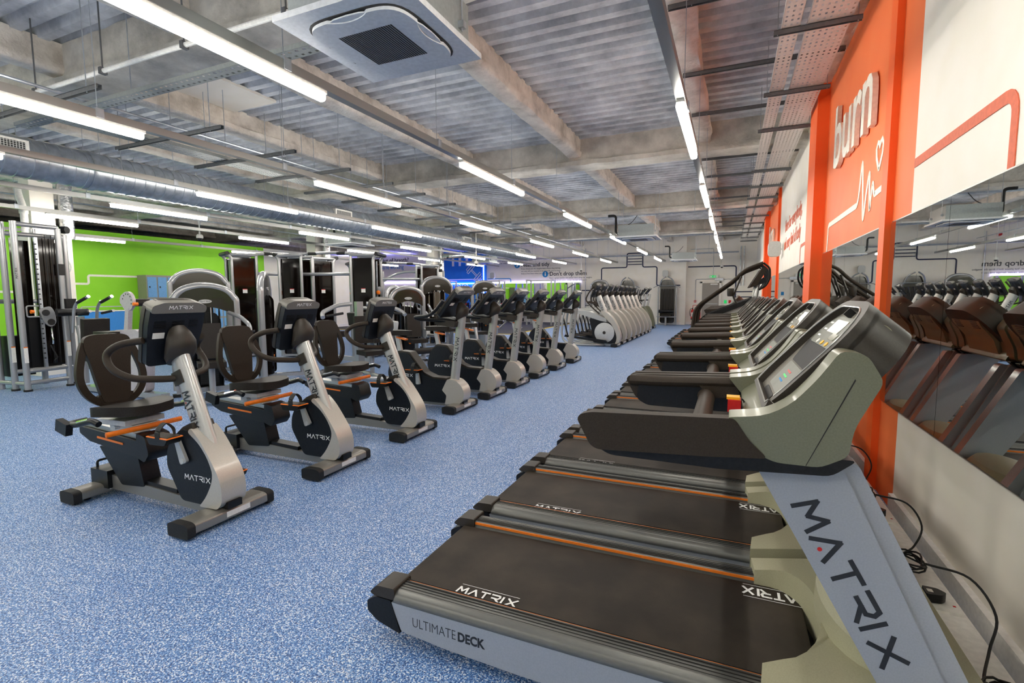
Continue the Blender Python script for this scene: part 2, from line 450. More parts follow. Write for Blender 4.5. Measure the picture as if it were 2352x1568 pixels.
slab('wall_far', -2.05, 1.25, 26.2, 26.4, 0, CEIL+0.1, 'wall')
slab('wall_far_return', -2.25, -2.05, 25.95, 26.2, 0, CEIL+0.1, 'wall')
slab('wall_blue_bay', -16.1, -13.05, 25.66, 25.7, 0, CEIL, 'bluewall')
slab('pilaster', -13.05, -12.85, 25.5, 25.7, 0, CEIL, 'bluewall')
slab('baseboard_far', -7.3, -2.25, 25.66, 25.7, 0, 0.12, 'skirt'); slab('baseboard_far', -2.05, -1.45, 26.17, 26.2, 0, 0.12, 'skirt')
# partition with the green bay
slab('wall_green_partition', -17.45, -17.25, -9, 14.5, 0, 3.42, 'green')
slab('wall_partition', -17.45, -17.25, 14.5, 19.4, 0, 3.4, 'wall')
slab('baseboard_green', -17.25, -17.22, -9, 19.4, 0, 0.14, 'skirt')
slab('wall_alcove', -26.1, -17.45, 19.4, 19.5, 0, 3.4, 'wall')
# painted line on the green wall
def line_on(b, pts, w, n, t=0.004, rnd=0.06): return b.rect_sweep(pts, w, t, up=n, rnd=rnd)
b = B().m('cream'); gx = -17.245
line_on(b, [(gx, 5.5, 1.62), (gx, 7.2, 1.62), (gx, 7.2, 1.86), (gx, 8.45, 1.86), (gx, 8.45, 2.11), (gx, 14.5, 2.11)], 0.06, (1, 0, 0))
tag(b.build('wall_graphic_line'), 'white painted line stepping along the lime green wall', 'wall graphic')
# columns
def column(x, y, clad, zclad):
    b = B().m('wall'); b.box(x-0.18, x+0.18, y-0.18, y+0.18, 0, CEIL, 0.01)
    if clad: b.box(x-0.34, x+0.36, y-0.33, y+0.33, 0, zclad, 0.01)
    struct(b.build('column'))
column(-12.1, 5.2, True, 2.58); column(-12.1, 12.1, True, 1.2); column(-12.1, 18.9, True, 2.58)
# ceiling: ribbed deck
b = B().m('deck'); prof = []; y = -9.0
while y < 26.4:
    prof += [(y, CEIL), (y+0.10, CEIL), (y+0.125, CEIL+0.1), (y+0.215, CEIL+0.1)]; y += 0.24
b.loft([[(x, p[0], p[1]) for p in prof] for x in (-26.2, -13, 1.25)], cap=False, closed=False)
struct(b.build('ceiling', flat=True))
slab('ceiling_slab', -26.3, 1.3, -9.1, 26.4, CEIL+0.12, CEIL+0.16, 'beam')
def ibeam(name, p0, p1, wt, wf, zb, mt, seed, along='x', step=0.22):
    """fireproofed I-beam: web and a fat bottom flange with lumpy spray"""
    rnd = random.Random(seed); n = max(2, int(abs(p1-p0[0])/step)); rings = []
    cx_ = p0[1]
    lump = 1.0
    for i in range(n+1):
        a = p0[0] + (p1-p0[0])*i/n
        if i % 6 == 0: lump = rnd.uniform(0.85, 1.12)
        pr = [(-wt, CEIL+0.02), (-wt*1.0, zb+0.3), (-wt*1.05, zb+0.12), (-wf*lump, zb+0.1), (-wf*lump, zb+0.02), (-wf*0.8*lump, zb), (0, zb),
              (wf*0.8*lump, zb), (wf*lump, zb+0.02), (wf*lump, zb+0.1), (wt*1.05, zb+0.12), (wt, zb+0.3), (wt, CEIL+0.02)]
        ring = []
        for q, z in pr:
            j = 0.012; q += rnd.uniform(-j, j); z += rnd.uniform(-j, j) if z < CEIL else 0
            ring.append((a, cx_+q, z) if along == 'x' else (cx_+q, a, z))
        rings.append(ring)
    return struct(B().m(mt).loft(rings).build(name, ang=0.9))
for i, y in enumerate((-8.2, -2.4, 3.62, 9.5, 15.3, 21.1)):
    ibeam('ceiling_beam', (-26, y), 1.15, 0.17, 0.24, 3.86, 'beam', i)
for i, x in enumerate((-0.52, -2.78, -5.05, -7.3, -9.6, -12.0, -14.4, -17.5, -21)):
    ibeam('ceiling_joist', (-8.9, x), 26.1 if x > -2.2 else 25.9, 0.09, 0.13, 4.03, 'beam2', 20+i, along='y', step=0.3)
ibeam('ceiling_edge_beam', (-8.9, 1.0), 26.0, 0.1, 0.13, 4.02, 'beam2', 55, along='y', step=0.2)
# flat white board let into the deck
struct(B().m('wall').box(-7.2, -6.3, 4.25, 5.65, CEIL-0.03, CEIL+0.01).build('ceiling_panel'))
# door, frame, closer
dx0, dx1 = -1.37, -0.5
d = struct(B().m('door').box(dx0+0.05, dx1-0.05, 26.15, 26.19, 0.01, 2.03, 0.004).build('door_1'))
b = B().m('wall'); b.box(dx0-0.04, dx0+0.05, 26.12, 26.2, 0, 2.1); b.box(dx1-0.05, dx1+0.04, 26.12, 26.2, 0, 2.1); b.box(dx0-0.04, dx1+0.04, 26.12, 26.2, 2.03, 2.12)
b.build('door_frame', d)
B().m('alum').box(dx1-0.45, dx1-0.12, 26.08, 26.15, 1.93, 2.0, 0.005).build('door_closer', d)
b = B().m('alum'); b.box(dx0+0.1, dx1-0.1, 26.12, 26.15, 1.0, 1.05); b.build('push_bar', d)
# mirrors on the right wall
def mirror(y0, y1, label, joints=()):
    t = thing('wall_mirror', label, 'mirror', (1.03, (y0+y1)/2, 1.32), group='mirrors on the orange and white wall')
    c = (y0+y1)/2
    ys = [y0] + list(joints) + [y1]
    for a, e in zip(ys, ys[1:]):
        B().m('mirror').box(-0.012, -0.006, a-c+0.002, e-c-0.002, -0.63, 0.63).build('mirror_pane', t)
    B().m('alum').box(-0.0055, -0.001, y0-c-0.008, y1-c+0.008, -0.64, 0.64).build('backing_edge', t)
mirror(-2.4, 4.36, 'largest wall mirror, on the white bay nearest the camera', (-1.2, 0.0, 1.15, 2.3, 3.3))
mirror(4.66, 7.3, 'wall mirror on the orange bay under the raised word', (5.9,))
mirror(8.0, 13.6, 'long wall mirror below the painted sentence and wall speaker', (9.4, 10.8, 12.2))
mirror(14.2, 17.5, 'wall mirror on the far orange bay', (15.8,))
# far wall mirror
t = thing('wall_mirror', 'long mirror along the far wall behind the free weights', 'mirror', (-10.05, 25.69, 1.33))
for k in range(4):
    B().m('mirror').box(-2.75+k*1.378, -2.75+k*1.378+1.374, -0.012, -0.004, -0.82, 0.82).build('mirror_pane', t)
# LED strips; the last is an added glow for the ceiling wash
o = B().m('led_w').box(-12.8, -7.3, 25.65, 25.7, 2.17, 2.19).build('led_strip'); tag(o, 'glowing pale violet light strip along the top of the far mirror', 'light strip')
o = B().m('led').box(-16.0, -13.1, 25.62, 25.66, 2.17, 2.19).build('led_strip'); tag(o, 'glowing blue light strip across the blue painted bay', 'light strip')
o = B().m('led').box(-12.96, -12.94, 25.48, 25.5, 0.3, 3.6).build('led_strip'); tag(o, 'upright blue light strip on the blue pillar', 'light strip')
o = B().m('led_w').box(-24.5, -16.4, 25.66, 25.7, 2.3, 2.32).build('led_strip'); tag(o, 'blue light strip on the far left of the end wall', 'light strip')
o = B().m('wash_glow').box(-25.5, -17.6, 25.66, 25.7, 4.1, 4.13).build('led_strip'); tag(o, 'added blue glow strip high on the far left end wall for ceiling wash', 'light strip')  # added source, kept dim, giving the violet wash on the ceiling above

# ================================================================== WALL GRAPHICS AND WRITING
FY = 25.695
def wtxt(s, x, z, size, mt='txt_d', name='lettering', parent=None, y=FY, off=0.0, w=1.0):
    return add_text(s, size, name, mt, parent, (x, y-0.003, z), (1, 0, 0), (0, 0, 1), 0.001, off, width=w)
def notice(x, z, head, lines, label, hs=0.30):
    t = thing('wall_notice', label, 'wall notice', (x, FY, z), group='rules printed on the far wall')
    add_text(head, hs, 'heading', 'txt_d', t, (0, -0.003, 0), (1, 0, 0), (0, 0, 1), 0.001, 0.004)
    for i, l in enumerate(lines): add_text(l, 0.105, 'small_print', 'txt_d', t, (0, -0.003, -0.16-0.13*i), (1, 0, 0), (0, 0, 1), 0.001)
    B().m('blue_g').lathe([(0.01, 0), (0.17, 0), (0.17, -0.004), (0.01, -0.004)], axis='y', c=(-0.24, 0, 0.09), n=28).build('roundel', t)
    b = B().m('cream'); b.box(-0.27, -0.21, -0.008, -0.005, 0.0, 0.13); b.lathe([(0.001, 0), (0.03, 0), (0.03, -0.004), (0.001, -0.004)], axis='y', c=(-0.24, -0.004, 0.17), n=12); b.build('pictogram', t)
notice(-12.05, 3.66, 'Share the kit', ["When it's busy, instead of hogging the equipment", 'or aimlessly waiting, let them jump in and work', 'a set while'], 'rule headed Share the kit, highest of the three on the wall')
notice(-10.72, 3.06, 'Neat and tidy', ['If you always put the weights back where they belong,', "not only will you squeeze in an extra lift, you're more", 'likely to find them when you come back.'], 'rule headed Neat and tidy, middle of the three on the wall')
notice(-9.06, 2.53, "Don't drop them", ["Have a great session, but please don't drop the weights", "on the floor, it's noisy, causes damage and could", 'really hurt your toes.'], "rule headed Don't drop them, lowest of the three on the wall")
t = thing('wall_slogan', 'dark and blue question about being sweaty and out of breath on far wall', 'wall slogan', (-22.0, FY, 3.55))
add_text('Tired? Sweaty? Out of breath?', 0.40, 'top_line', 'txt_d', t, (-0.6, -0.003, 0), (1, 0, 0), (0, 0, 1), 0.001, 0.004, width=0.9)
add_text("You're working", 0.36, 'second_line', 'blue_g', t, (1.5, -0.003, -0.4), (1, 0, 0), (0, 0, 1), 0.001, 0.003, width=0.85)
t = thing('wall_lettering', 'cream word lift on the blue painted bay', 'wall lettering', (-15.2, 25.65, 3.2))
add_text('lift', 1.15, 'letters', 'cream', t, (0, -0.01, 0), (1, 0, 0), (0, 0, 1), 0.012, 0.0, width=1.35, spc=1.15)
b = B().m('cream')
def fw(b, pts, w, y=25.652, rnd=0.0): return b.rect_sweep([(p[0], y, p[1]) for p in pts], w, 0.004, up=(0, -1, 0), rnd=rnd)
a = math.radians(-45); cx_, cz_ = -13.65, 2.78
def rp(u, v): return (cx_ + u*math.cos(a) - v*math.sin(a), cz_ + u*math.sin(a) + v*math.cos(a))
for s_ in (-1, 1):
    for q, hh in ((0.24, 0.3), (0.38, 0.22)):
        x0, x1 = sorted((s_*q, s_*(q+0.12)))
        fw(b, [rp(x0, -hh), rp(x1, -hh), rp(x1, hh), rp(x0, hh), rp(x0, -hh)], 0.035)
fw(b, [rp(-0.24, 0.04), rp(0.24, 0.04)], 0.03); fw(b, [rp(-0.24, -0.04), rp(0.24, -0.04)], 0.03)
tag(b.build('wall_graphic_dumbbell'), 'cream outline of a dumbbell on the blue painted bay', 'wall graphic')
b = B().m('cream'); fw(b, [(-16.0, 1.9), (-15.95, 2.42), (-14.0, 2.42), (-13.1, 2.42)], 0.05, rnd=0.1)
tag(b.build('wall_graphic_line'), 'cream line under the dumbbell outline on the blue bay', 'wall graphic')
b = B().m('blue_g'); fw(b, [(-12.8, 2.42), (-11.35, 2.42), (-11.35, 2.2)], 0.05, y=FY-0.003, rnd=0.12)
tag(b.build('wall_graphic_line'), 'blue line turning down to the far mirror beside the pillar', 'wall graphic')
b = B().m('cream')
for x, z, r in ((-14.75, 1.98, 0.2), (-14.25, 1.98, 0.2), (-14.95, 1.6, 0.24), (-14.1, 1.6, 0.24)):
    for q in (r, r*0.45):
        fw(b, [(x+q*math.cos(k*PI/12), z+q*math.sin(k*PI/12)) for k in range(25)], 0.03)
tag(b.build('wall_graphic_rings'), 'four cream ringed discs painted on the lower blue bay', 'wall graphic')
# navy line with the ladder
b = B().m('navy')
def fn(pts, w=0.055, rnd=0.1): return fw(b, pts, w, y=FY-0.003, rnd=rnd)
fn([(-7.25, 1.72), (-6.2, 1.72), (-6.2, 2.86), (-4.9, 2.86), (-4.9, 3.56), (-4.12, 3.56), (-4.12, 2.86), (-3.42, 2.86), (-3.42, 1.93), (-2.3, 1.93)])
for z in (3.0, 3.14, 3.28, 3.42): fn([(-4.86, z), (-4.16, z)], 0.04, 0)
tag(b.build('wall_graphic_ladder'), 'navy line rising to a five-rung ladder on the far wall', 'wall graphic')
b = B().m('navy'); fw(b, [(-2.0, 2.83), (0.17, 2.83), (0.17, 1.1)], 0.055, y=26.19, rnd=0.12)
for z in (1.35, 1.6): fw(b, [(0.17, z), (0.9, z)], 0.05, y=26.19)
tag(b.build('wall_graphic_line'), 'navy line passing over the grey exit door', 'wall graphic')
# right wall
RX = 1.027
def rw(b, pts, w, x=RX, rnd=0.0): return b.rect_sweep([(x, p[0], p[1]) for p in pts], w, 0.004, up=(-1, 0, 0), rnd=rnd)
b = B().m('stripe'); rw(b, [(3.96, 2.265), (2.73, 2.265), (2.73, 1.96)], 0.055, rnd=0.09)
tag(b.build('wall_graphic_line'), 'terracotta line bending down to the nearest mirror on the white bay', 'wall graphic')
b = B().m('stripe'); rw(b, [(8.0, 2.25), (9.64, 2.25), (9.64, 1.96)], 0.05, rnd=0.09)
tag(b.build('wall_graphic_line'), 'thin terracotta line below the painted sentence', 'wall graphic')
b = B().m('cream'); rw(b, [(7.04, 1.96), (7.0, 2.26), (5.56, 2.26)], 0.055, rnd=0.06)
b.rect_sweep(spline([(RX, y, z) for y, z in ((5.56, 2.25), (5.48, 2.33), (5.40, 2.61), (5.33, 2.35), (5.27, 2.10), (5.2, 2.3), (5.12, 2.46), (5.09, 2.3), (5.055, 2.15), (5.03, 2.25), (4.99, 2.35), (4.95, 2.28), (4.91, 2.24))], 6), 0.045, 0.004, up=(-1, 0, 0))
rw(b, [(4.92, 2.25), (4.66, 2.26)], 0.05)
tag(b.build('wall_graphic_pulse'), 'cream heartbeat line on the orange bay', 'wall graphic')
b = B().m('cream')
H = [(0, -0.13), (0.085, -0.02), (0.1, 0.05), (0.06, 0.095), (0.02, 0.08), (0, 0.045), (-0.02, 0.08), (-0.06, 0.095), (-0.1, 0.05), (-0.085, -0.02), (0, -0.13)]
b.rect_sweep([(RX, 4.83+p[0], 2.55+p[1]) for p in H], 0.04, 0.004, up=(-1, 0, 0))
tag(b.build('wall_graphic_heart'), 'cream heart outline above the heartbeat line on the orange bay', 'wall graphic')
def rtext(s, y, z, size, mt, name, lab, cat, x=RX, off=0.0, w=1.0, ext=0.002):
    t = thing(name, lab, cat, (x, y, z)); add_text(s, size, 'letters', mt, t, (0, 0, 0), (0, -1, 0), (0, 0, 1), ext, off, width=w); return t
rtext('burn', 6.62, 2.82, 0.92, 'cream', 'wall_lettering', 'raised cream word burn on the orange bay nearest the camera', 'wall lettering', 1.0, 0.012, 0.98, 0.02)
rtext('burn', 17.1, 2.82, 0.92, 'cream', 'wall_lettering', 'raised cream word burn on the far orange bay', 'wall lettering', 1.0, 0.012, 0.98, 0.02)
t = thing('wall_slogan', 'terracotta sentence in two lines on the white bay of the right wall', 'wall slogan', (RX, 12.5, 2.8))
add_text('Here for everybody,', 0.34, 'top_line', 'stripe', t, (0, 0, 0), (0, -1, 0), (0, 0, 1), 0.002, 0.006, width=1.02)
add_text('and every kind of body', 0.34, 'second_line', 'stripe', t, (0, 0.05, -0.38), (0, -1, 0), (0, 0, 1), 0.002, 0.006, width=0.9)

# ================================================================== CEILING SERVICES
def light_run(x, segs, z, y0, y1, lab, row):
    """aluminium lighting track with batten lights clipped under it"""
    t = thing('lighting_track', 'grey aluminium lighting track ' + lab, 'lighting track', (x, 0, z), group='lighting tracks')
    B().m('alum').box(-0.035, 0.035, y0, y1, 0.055, 0.12, 0.004).build('channel', t)
    y = y0 + 0.9
    while y < y1:
        b = B().m('galv'); b.cyl((0, y, 0.12), (0, y, top_at(x, y) - z), 0.0035, 5); b.box(-0.042, 0.042, y-0.03, y+0.03, 0.057, 0.135); b.build('suspension_wire', t); y += 1.95
    for k, (a, e) in enumerate(segs):
        r = thing('batten_light', 'lit batten light, ' + ORD[k] + ' along the track ' + lab, 'ceiling light', (x, (a+e)/2, z), group='lit batten lights'); h = (e-a)/2
        B().m('white_p').box(-0.03, 0.03, -h-0.02, h+0.02, 0.03, 0.0545, 0.003).build('housing', r)
        b = B().m('tube'); b.prism(round_poly([(-0.034, 0.034), (-0.034, -0.012), (-0.02, -0.026), (0.02, -0.026), (0.034, -0.012), (0.034, 0.034)], 0.012, 3), -h, h)
        b.build('diffuser', r)
ORD = ['unseen rearmost', 'unseen rear', 'first', 'second', 'third', 'fourth', 'fifth', 'sixth', 'seventh']
SEG = [(-6.6, -4.8), (-2.7, -0.9), (1.2, 3.0), (5.13, 6.93), (9.0, 10.8), (12.9, 14.7), (16.9, 18.7), (20.9, 22.7)]  # negative spans, here and below: unseen battens added to brighten the near sides
light_run(-0.42, [(-5.6, -4.0), (-2.3, -0.7), (1.0, 2.55), (4.3, 5.87), (7.58, 9.15), (10.75, 12.35), (14.0, 15.6), (17.2, 18.8), (20.5, 22.1)], 2.94, -8, 23.2, 'above the treadmills', 0)
light_run(-2.87, SEG, 2.94, -8, 24.2, 'above the front of the bikes', 1)
light_run(-5.07, SEG, 2.94, -8, 24.2, 'behind the bikes', 2)
light_run(-7.13, SEG[:2]+[(1.0, 2.8)]+[(a-0.2, e-0.2) for a, e in SEG[3:]], 2.94, -8, 24.2, 'in front of the round duct', 3)
light_run(-9.25, SEG[:2]+[(0.9, 2.6)]+[(a-0.2, e-0.4) for a, e in SEG[3:]], 2.94, -8, 24.2, 'behind the round duct', 4)
light_run(-11.4, SEG[:2]+[(0.9, 2.6)]+[(a-0.1, e-0.4) for a, e in SEG[3:]], 2.94, -8, 24.2, 'over the columns', 5)
light_run(-15.1, [(-5.5, -3.7), (-2.5, -0.7), (1.5, 3.3), (6.5, 8.3), (11.5, 13.3), (18.4, 20.4)], 2.94, -8, 24.2, 'beside the green wall', 6)
light_run(-21.0, [(20.6, 22.4)], 2.94, 20.0, 24.2, 'in the far left corner', 7)

# spiral duct
t = thing('spiral_duct', 'large round galvanised spiral air duct running the length of the hall', 'duct', (-8.66, 0, 3.3))
prof = []; y = -8.5; R0 = 0.262
rings = []
while y < 21.2:
    for dy, r in ((0, R0), (0.13, R0), (0.134, R0+0.009), (0.146, R0+0.009)):
        a0 = (y+dy)
        rings.append([(r*math.cos(2*PI*k/28), a0 + 0.06*k/28*0, r*math.sin(2*PI*k/28)) for k in range(28)])
    y += 0.15
B().m('galv').loft(rings).build('duct_tube', t)
for y in (4.35, 7.3, 10.3, 13.3, 16.3, 19.3):
    b = B().m('galv'); b.lathe([(R0+0.012, y-0.05), (R0+0.016, y-0.04), (R0+0.016, y+0.04), (R0+0.012, y+0.05)], axis='y', n=28)
    b.build('joint_band', t)
    for s_ in (-1, 1): B().m('galv').cyl((s_*(R0+0.004), y+0.3, 0), (s_*(R0+0.004), y+0.3, top_at(-8.66, y+0.3)-3.3), 0.005, 5).build('hanger_rod', t)
for y in (3.3, 9.3, 15.3, 20.2):
    a = math.radians(-12); g = B().m('white_p')
    g.box(R0-0.06, R0+0.03, y-0.27, y+0.27, -0.02, 0.17, 0.004); o = g.build('supply_grille', t)
    g = B().m('dark_slot'); g.box(R0+0.03, R0+0.033, y-0.23, y+0.23, 0.01, 0.14); s2 = g.build('opening', o)
    g = B().m('grey_p')
    for k in range(16): g.box(R0+0.031, R0+0.036, y-0.225+k*0.03, y-0.217+k*0.03, 0.01, 0.14)
    for k in range(5): g.box(R0+0.031, R0+0.036, y-0.23, y+0.23, 0.025+k*0.025, 0.030+k*0.025)
    g.build('grille_bars', o)
# air-conditioning cassettes
def ac(x, y, z, s, lab, pipe=True):
    t = thing('ceiling_cassette', lab, 'air conditioner', (x, y, z), group='square ceiling air conditioners')
    h = s/2
    b = B().m('ac'); b.prism([(-h, -h), (h, -h), (h, h), (-h, h)], 0.0, 0.035, 'z', 0.008); b.build('fascia', t)
    B().m('acbox').box(-h*0.86, h*0.86, -h*0.86, h*0.86, 0.036, 0.31, 0.004).build('casing', t)
    def sq(r, q, c=0.35):
        pts = []
        for k in range(64):
            a = 2*PI*k/64; ca, sa = math.cos(a), math.sin(a)
            d = (abs(ca)**q + abs(sa)**q)**(-1/q); pts.append((r*d*ca, r*d*sa))
        return pts
    B().m('dark_slot').prism(sq(h*0.80, 4.5), -0.004, 0.002, 'z').build('air_slot', t)
    wv = []
    for k in range(96):
        a = 2*PI*k/96; ca, sa = math.cos(a), math.sin(a); d = (abs(ca)**5 + abs(sa)**5)**(-0.2)
        f = 0.76 - 0.09*max(0, math.cos(4*a))**0.6
        wv.append((h*f*d*ca, h*f*d*sa))
    B().m('ac').prism(wv, -0.022, 0.0, 'z', 0.004).build('centre_panel', t)
    for k in range(4):
        a = k*PI/2; g = B().m('ac')
        pr = [(-0.42, 0.70), (-0.2, 0.765), (0, 0.775), (0.2, 0.765), (0.42, 0.70), (0.2, 0.69), (0, 0.685), (-0.2, 0.69)]
        pr = [(h*(p[0]*math.cos(a)-p[1]*math.sin(a)), h*(p[0]*math.sin(a)+p[1]*math.cos(a))) for p in pr]
        g.prism(pr, -0.016, -0.008, 'z'); g.build('louvre', t)
    b = B().m('dark_slot')
    for k in range(24):
        xx = -h*0.42 + k*h*0.84/23; b.box(xx-0.006, xx+0.005, -h*0.42, h*0.42, -0.0225, -0.0235)
    b.build('intake_grille', t)
    for sx in (-1, 1):
        for sy in (-1, 1): b = B().m('galv'); b.cyl((sx*h*0.9, sy*h*0.6, 0.1), (sx*h*0.9, sy*h*0.6, top_at(x+sx*h*0.9, y+sy*h*0.6)-z), 0.005, 6); b.box(sx*h*0.9-0.02, sx*h*0.9+0.02, sy*h*0.6-0.02, sy*h*0.6+0.02, 0.12, 0.16); b.build('hanger_rod', t)
    if pipe:
        b = B().m('copper'); b.tube([(-h*0.86, 0, 0.15), (-h-0.08, 0, 0.15), (-h-0.08, 0, 0.62), (-h-0.28, 0, 0.62)], 0.03, 8, rnd=0.08)
        b.tube([(-h*0.86, 0.1, 0.2), (-h*0.95, 0.1, 0.3), (-h*0.4, 0.1, 0.42), (-h*0.1, 0.05, 0.6)], 0.008, 6, rnd=0.1); b.build('insulated_pipe', t)
ac(-1.995, 2.62, 3.0, 0.88, 'square white ceiling air conditioner nearest the camera, seen from below')
ac(-2.2, 13.0, 2.87, 1.0, 'ceiling air conditioner with black pipe between the light tracks')
ac(-1.85, 22.0, 2.87, 1.0, 'small-looking ceiling air conditioner in front of the exit corner')
ac(-10.35, 11.7, 2.95, 1.0, 'ceiling air conditioner beside the middle column')
ac(-10.4, 20.6, 2.95, 1.0, 'ceiling air conditioner in front of the blue bay')
# cable trays on the right
def tray(x0, x1, y0, y1, z, lab, grp='perforated cable trays', along='y', mt='galv'):
    t = thing('cable_tray', lab, 'cable tray', (0, 0, z), group=grp)
    b = B().m(mt); W_ = x1-x0; n = max(2, int(W_/0.045)); step = 0.075
    def P(a, c, h): return (a, c, h) if along == 'y' else (c, a, h)
    # flange sides and a floor of strips with open slots between
    for e in (x0, x1): 
        b.box(*( (e-0.002, e+0.002, y0, y1) if along == 'y' else (y0, y1, e-0.002, e+0.002)), 0, 0.04)
    for k in range(n+1):
        c = x0 + W_*k/n; q = W_/n*0.32
        a0, a1 = max(x0, c-q), min(x1, c+q)
        b.box(*((a0, a1, y0, y1) if along == 'y' else (y0, y1, a0, a1)), 0, 0.0015)
    y = y0
    while y < y1:
        b.box(*((x0, x1, y, min(y1, y+step*0.62)) if along == 'y' else (y, min(y1, y+step*0.62), x0, x1)), 0.0003, 0.0018); y += step
    b.build('perforated_bed', t)
    for q in range(int(y1-1) if along == 'y' else int(y1), int(y0 if along == 'y' else y0)-0, -3):
        c = (x0+x1)/2
        B().m('galv').cyl(*(((c, q, 0), (c, q, top_at(c, q)-z)) if along == 'y' else ((q-0.5, c, 0), (q-0.5, c, top_at(q-0.5, c)-z))), 0.005, 5).build('threaded_rod', t)
    return t
tray(0.33, 0.47, -1, 24.5, 3.78, 'narrow perforated cable tray high beside the orange wall', mt='tray_w')
tray(0.53, 0.86, -1, 24.5, 3.78, 'wide perforated cable tray high beside the orange wall', mt='tray_w')
tray(-6.74, -6.44, 3.1, 15.0, 3.345, 'perforated cable tray resting on the struts over the bikes', mt='tray')
tray(3.12, 3.25, -7.6, -2.75, 3.42, 'perforated cable tray crossing above the near tracks', along='x', mt='tray')
def strut(x0, x1, y, z, n, lab, rods, grp):
    t = thing('support_strut', lab, 'support strut', (0, y, z), group=grp)
    b = B().m('strut'); b.box(x0, x1, -0.02, -0.016, 0, 0.04); b.box(x0, x1, 0.016, 0.02, 0, 0.04); b.box(x0, x1, -0.02, 0.02, 0.036, 0.04)
    b.build('channel', t)
    for r in rods: B().m('galv').cyl((r, 0, 0.0), (r, 0, max(0.045, top_at(r, y)-z)), 0.005, 6).build('threaded_rod', t)
ys = [2.1, 3.3, 4.85, 6.35, 7.75, 10.3, 11.8, 13.2, 14.5, 16.2, 17.8, 19.2, 20.4, 22.2, 23.6]
for i, y in enumerate(ys):
    strut(-0.6, 1.0, y, 3.97, i, 'long steel strut channel fixed below the deck by the orange wall', (-0.4, 0.95), 'upper struts by the right wall')
    strut(0.27, 0.93, y+0.35, 3.735, i, 'short steel strut carrying the two cable trays', (0.3, 0.9), 'struts under the cable trays')
for i, y in enumerate([2.75, 3.92, 4.93, 5.94, 6.95, 7.9, 9.0, 10.4, 11.8, 13.2, 14.6]):
    strut(-7.15, -5.2, y, 3.3, i, 'dark steel strut hung across between the bikes and the duct', (-6.9, -5.4), 'struts over the bikes')
t = thing('service_pipe', 'white pipe running across under the nearest deep beam', 'pipe', (0, 3.0, 3.62))
B().m('white_p').cyl((-9.5, 0, 0), (-1.2, 0, 0), 0.022, 10).build('pipe_run', t)
for x in (-8.0, -6.8, -5.6, -4.4, -3.2): b = B().m('strut'); b.cyl((x, 0, 0.0), (x, 0.0, top_at(x, 3.0)-3.62), 0.008, 6); b.box(x-0.02, x+0.02, -0.03, 0.03, -0.03, 0.03); b.build('pipe_clip', t)
for k, (y, z, lab) in enumerate(((14.8, 3.72, 'grey conduit pair crossing below the third deep beam'), (20.4, 3.72, 'grey conduit crossing below the far deep beam'), (24.6, 3.35, 'grey conduit hung in front of the end wall'))):
    b = B().m('galv'); b.cyl((-14, y, z), (0.25, y, z), 0.02, 8); b.cyl((-14, y+0.15, z+0.05), (0.25, y+0.15, z+0.05), 0.012, 6)
    for x in range(-13, 1, 2): b.cyl((x, y, z), (x, y, top_at(x, y)), 0.005, 5)
    tag(b.build('conduit'), lab, 'conduit')
for k, (x, lab) in enumerate(((-6.2, 'thin grey pipe run just in front of the round duct'), (-9.72, 'thin grey pipe run just behind the round duct'), (-13.0, 'thin grey pipe run beyond the columns'))):
    b = B().m('galv'); b.cyl((x, -1, 3.49), (x, 24, 3.49), 0.016, 8)
    for y in range(0, 24, 2): b.cyl((x, y, 3.49), (x, y, top_at(x, y)), 0.005, 5)
    tag(b.build('service_pipe'), lab, 'pipe')
# foil ducts and drain beside the columns
for x, y, lab, z0 in ((-11.86, 5.53, 'crinkled foil-wrapped duct on the near column', 2.585), (-11.79, 12.25, 'crinkled foil-wrapped duct on the middle column', 1.205), (-11.79, 19.1, 'crinkled foil-wrapped duct on the far clock column', 2.585)):
    b = B().m('foil'); rnd = random.Random(3); rings = []
    n = int((3.95-z0)/0.05)
    for i in range(n+1): rings.append([(x+(0.115+rnd.uniform(-.008, .008))*math.cos(2*PI*k/14), y+(0.115+rnd.uniform(-.008, .008))*math.sin(2*PI*k/14), z0+(3.95-z0)*i/n) for k in range(14)])
    b.loft(rings); tag(b.build('foil_duct', ang=1.2), lab, 'duct')
b = B().m('foil'); b.tube([(-11.6, 19.0, 3.2), (-10.0, 19.0, 3.22)], 0.12, 12, rnd=0.1); tag(b.build('foil_duct'), 'short foil-wrapped duct branching from the far column', 'duct')
b = B().m('white_p'); b.tube([(-12.0, 5.0-0.12, 3.5), (-11.95, 4.88, 3.3), (-11.83, 4.88, 3.1), (-11.83, 4.88, 2.585)], 0.055, 12, rnd=0.15); b.lathe([(0.062, 2.98), (0.068, 2.98), (0.068, 3.04), (0.062, 3.04)], c=(-11.83, 4.88, 0), n=14)
tag(b.build('drain_pipe'), 'white plastic drain pipe beside the near column', 'pipe')
def clock(x, y, z, lab, face):
    t = thing('wall_clock', lab, 'clock', (x, y, z))
    ax = 'x' if face == 'x' else 'y'; s_ = 1 if face == 'x' else -1
    B().m('grey_p').lathe([(0.16, 0), (0.175, 0.01*s_), (0.175, 0.035*s_), (0.155, 0.04*s_), (0.155, 0.03*s_), (0.001, 0.03*s_)], axis=ax, n=32).build('rim', t)
    B().m('white_p').lathe([(0.001, 0.025*s_), (0.155, 0.025*s_), (0.155, 0.031*s_), (0.001, 0.031*s_)], axis=ax, n=32).build('dial', t)
    b = B().m('txt_d')
    for a, l in ((0.4, 0.09), (2.2, 0.12)):
        if face == 'x': b.box(0.032, 0.034, -0.004, 0.004, 0, l, rot=(a, 0, 0), piv=(0.033, 0, 0))
        else: b.box(-0.004, 0.004, -0.034, -0.032, 0, l, rot=(0, a, 0), piv=(0, -0.033, 0))
    b.build('hand', t)
